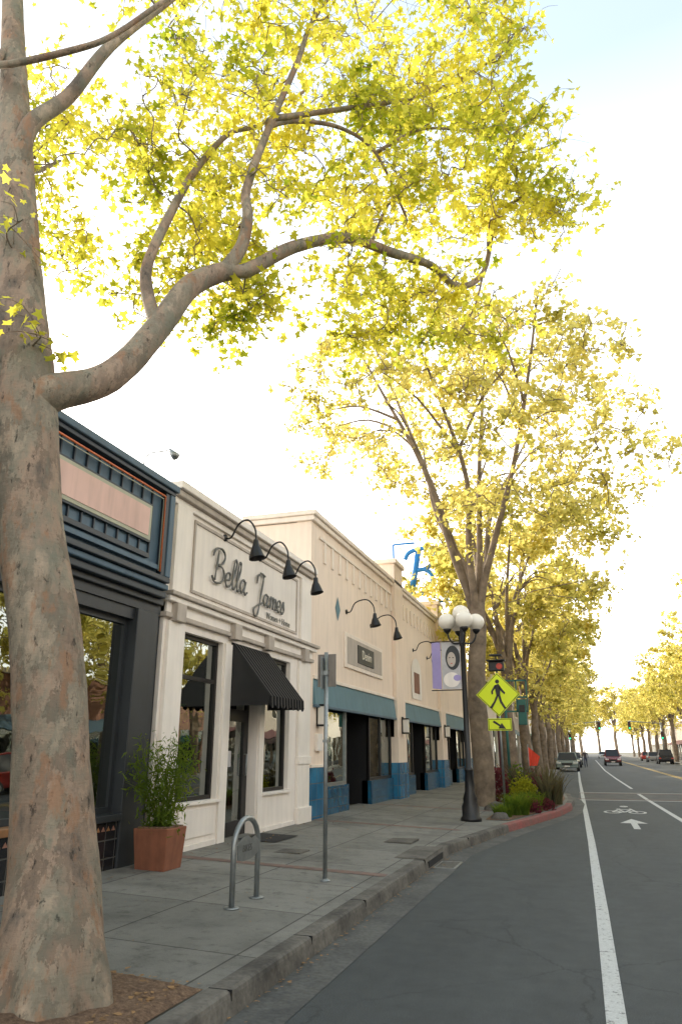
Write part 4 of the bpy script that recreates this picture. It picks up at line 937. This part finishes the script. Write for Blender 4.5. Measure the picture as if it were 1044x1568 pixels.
# ------------------------------------------------------------------ cars
def car(name,x,y,paint,suv=False,face=-1):
    e=empty(name,(x,y,0)); e.rotation_euler=(0,0,0 if face<0 else math.pi)
    pm=simple(name+'_paint',paint,.25,.3,.05,2,0)
    L=2.3; H=1.75 if suv else 1.45; W=.9
    belt=1.05 if suv else .92
    prof=[(-L,.32),(-L-.03,.6),(-L+.1,.78),(-L+.95,belt-.03),(L-.55,belt),(L-.03,belt-.08),(L,.55),(L-.03,.3)]
    V=[];F=[]
    for px in (-W,W):
        for (a,b) in prof: V.append((px*(.94 if b>.85 or abs(a)>2.2 else 1),a,b))
    n=len(prof)
    F.append(tuple(range(n-1,-1,-1)));F.append(tuple(range(n,2*n)))
    for i in range(n): j=(i+1)%n; F.append((i,j,n+j,n+i))
    o=mesh_obj('body',V,F,pm,e); m=o.modifiers.new('b','BEVEL');m.width=.06;m.segments=3
    f0,f1,r1,r0=(-1.25,-.55,1.35 if not suv else 1.9,1.9 if not suv else 2.1)
    V=[(-.80,f0,belt-.02),(.80,f0,belt-.02),(.80,r0,belt-.02),(-.80,r0,belt-.02),(-.62,f1,H),(.62,f1,H),(.62,r1,H),(-.62,r1,H)]
    o=mesh_obj('cabin',V,[(4,5,6,7),(0,1,5,4),(1,2,6,5),(2,3,7,6),(3,0,4,7)],M['black'],e); m=o.modifiers.new('b','BEVEL');m.width=.04;m.segments=2
    box('roof',-.63,.63,f1-.02,r1+.02,H-.03,H+.03,pm,e,.02)
    for sx_ in(-1,1):
        tube('pillar',[(sx_*.79,f0,belt),(sx_*.63,f1,H)],.035,pm,e,6);tube('pillar_rear',[(sx_*.79,r0,belt),(sx_*.63,r1,H)],.05,pm,e,6);tube('pillar_mid',[(sx_*.81,.3,belt),(sx_*.64,.3,H)],.03,pm,e,6)
        box('headlight',sx_*.82,sx_*.48,-L-.035,-L+.1,.62,.76,M['lens'],e,.02); box('taillight',sx_*.85,sx_*.6,L-.05,L+.02,.65,.8,M['red'],e,.01)
        box('mirror',sx_*.86,sx_*1.0,-.95,-.85,belt,belt+.13,pm,e,.02)
        for wy in (-1.42,1.4):
            V2,F2=tube_data([(sx_*.72,wy,.33),(sx_*.93,wy,.33)],.33,20); mesh_obj('wheel',V2,F2,M['rubber'],e,False)
            V2,F2=tube_data([(sx_*.925,wy,.33),(sx_*.94,wy,.33)],.2,14); mesh_obj('hub',V2,F2,M['steel'],e,False)
    box('grille',-.42,.42,-L-.045,-L+.05,.5,.68,M['black'],e,.02); box('bumper',-.86,.86,-L-.08,-L+.1,.32,.46,M['black'] if suv else pm,e,.03); box('number_plate',-.2,.2,-L-.09,-L-.07,.38,.47,M['white_trim'],e)
    return e
car('parked_sedan',-1.75,68,(.2,.24,.22)); car('suv',2.6,96,(.16,.02,.02),True); car('sedan',-1.7,100,(.55,.55,.55)); car('suv',9.3,108,(.02,.02,.025),True,1)
car('parked_sedan',9.4,128,(.3,.3,.3),False,1); car('sedan',4.5,150,(.5,.5,.5)); car('parked_sedan',-1.7,84,(.03,.04,.06)); car('parked_sedan',9.4,142,(.4,.05,.04),False,1); car('sedan',3.0,185,(.6,.6,.58))
car('parked_sedan',9.5,8,(.5,.48,.45),False,1);car('suv',9.5,15,(.05,.07,.12),True,1);car('parked_sedan',9.5,24,(.35,.04,.03),False,1)
# ------------------------------------------------------------------ person
def person(x,y,shirt,z=0):
    e=empty('pedestrian',(x,y,z))
    J={'pel':(0,0,.95,.15,.11),'wst':(0,0,1.1,.13,.1),'chest':(0,0,1.32,.17,.11),'neck':(0,0,1.5,.055,.055),'head':(0,-.02,1.62,.09,.1),'top':(0,0,1.72,.07,.08),
    'lh':(-.09,0,.88,.09,.09),'lk':(-.1,-.18,.5,.06,.06),'la':(-.1,-.1,.1,.04,.04),'lt':(-.1,-.25,.05,.04,.035),
    'rh':(.09,0,.88,.09,.09),'rk':(.1,.06,.5,.06,.06),'ra':(.1,.3,.15,.04,.04),'rt':(.1,.2,.04,.04,.035),
    'ls':(-.2,0,1.42,.055,.055),'le':(-.26,.1,1.14,.045,.045),'lw':(-.27,.0,.9,.03,.03),'rs':(.2,0,1.42,.055,.055),'re':(.26,-.06,1.14,.045,.045),'rw':(.26,-.22,.94,.03,.03)}
    E=[('pel','wst'),('wst','chest'),('chest','neck'),('neck','head'),('head','top'),('pel','lh'),('lh','lk'),('lk','la'),('la','lt'),('pel','rh'),('rh','rk'),('rk','ra'),('ra','rt'),('chest','ls'),('ls','le'),('le','lw'),('chest','rs'),('rs','re'),('re','rw')]
    k=list(J); me=bpy.data.meshes.new('body'); me.from_pydata([J[a][:3] for a in k],[(k.index(a),k.index(b)) for a,b in E],[])
    o=bpy.data.objects.new('body',me); o.parent=e; link(o)
    m=o.modifiers.new('s','SKIN'); sv=me.skin_vertices[0].data
    for i,a in enumerate(k): sv[i].radius=(J[a][3],J[a][4])
    sv[0].use_root=True
    s=o.modifiers.new('u','SUBSURF'); s.levels=2; s.render_levels=2
    mt,nt,out=new_mat('clothed_figure'); tc=N(nt,'ShaderNodeTexCoord'); sp=N(nt,'ShaderNodeSeparateXYZ'); nt.links.new(tc.outputs['Object'],sp.inputs[0])
    dv=N(nt,'ShaderNodeMath',operation='DIVIDE'); dv.inputs[1].default_value=2; nt.links.new(sp.outputs[2],dv.inputs[0])
    r=N(nt,'ShaderNodeValToRGB'); r.color_ramp.interpolation='CONSTANT'; el=r.color_ramp.elements
    for q in range(3): el.new(.5)
    for i,(p_,c_) in enumerate([(0,(.02,.02,.02)),(.04,(.04,.05,.09)),(.48,shirt),(.755,(.4,.24,.17)),(.84,(.04,.025,.015))]): el[i].position=p_; el[i].color=(*c_,1)
    nt.links.new(dv.outputs[0],r.inputs[0]); princ(nt,out,r.outputs[0],.8); me.materials.append(mt)
person(-.35,82,(.06,.05,.06)); person(-4.2,60,(.4,.1,.08),swz(-4.2))
for (x,y,s) in ((-2.4,120,1),(10.4,120,-1)):
    ts=empty('traffic_signal'); tube('pole',[(x,y,0),(x,y,5.6)],.11,M['steel'],ts,10); tube('mast_arm',[(x,y,5.4),(x+s*4.5,y,5.8)],.06,M['steel'],ts,8)
    for d_ in (0,4.3):
        hx=x+s*d_; box('head',hx-.2,hx+.2,y-.35,y-.12,4.6 if d_ else 3.2,5.7 if d_ else 4.3,M['black'],ts,.03)
        zc=(4.6 if d_ else 3.2)
        for i,mm in enumerate((emis('green_signal_lens',(.05,.9,.4),2),M['maroon'],M['maroon'])): disc('lens',hx,zc+.2+i*.34,.12,y-.36,mm,ts)
# ------------------------------------------------------------------ world, sun, camera
sun_az=62; el=26
wd=bpy.data.worlds.new('World'); scene.world=wd; wd.use_nodes=True; nt=wd.node_tree
bg=nt.nodes['Background']; sk=nt.nodes.new('ShaderNodeTexSky'); sk.sky_type='NISHITA'; sk.sun_disc=False
sk.sun_elevation=R(el); sk.sun_rotation=R(-sun_az); sk.air_density=1.0; sk.dust_density=4.0; sk.ozone_density=1.0
nt.links.new(sk.outputs[0],bg.inputs[0]); bg.inputs[1].default_value=.15
# thin bright haze layer added to the clear sky (brightest near the horizon)
tc=nt.nodes.new('ShaderNodeTexCoord'); sp=nt.nodes.new('ShaderNodeSeparateXYZ'); nt.links.new(tc.outputs['Generated'],sp.inputs[0])
hz=ramp(nt,sp.outputs[2],[(0.0,(1.0,.93,.83)),(.30,(.84,.80,.74)),(.55,(.42,.43,.42)),(.74,(.185,.222,.240)),(1.0,(.17,.205,.225))])
bg2=nt.nodes.new('ShaderNodeBackground'); nt.links.new(hz,bg2.inputs[0]); bg2.inputs[1].default_value=3.3
ads=nt.nodes.new('ShaderNodeAddShader'); nt.links.new(bg.outputs[0],ads.inputs[0]); nt.links.new(bg2.outputs[0],ads.inputs[1])
nt.links.new(ads.outputs[0],nt.nodes['World Output'].inputs[0])
sd=bpy.data.lights.new('sun','SUN'); sd.energy=5; sd.angle=R(.5); sd.color=(1,.89,.72)
so=bpy.data.objects.new('sun',sd); link(so)
dirv=Vector((-math.sin(R(sun_az))*math.cos(R(el)),math.cos(R(sun_az))*math.cos(R(el)),math.sin(R(el))))
so.rotation_euler=dirv.to_track_quat('Z','Y').to_euler()
cd=bpy.data.cameras.new('camera'); co=bpy.data.objects.new('camera',cd); link(co)
f=1123/1568; cd.sensor_fit='VERTICAL'; cd.sensor_height=36; cd.lens=36*f; cd.clip_end=3000; cd.clip_start=.05
pitch=math.atan(366/1123)
co.location=(0,0,1.6); co.rotation_euler=(R(90)+pitch,0,R(17.75)); scene.camera=co
scene.view_settings.view_transform='Standard'; scene.view_settings.look='None'; scene.view_settings.exposure=0
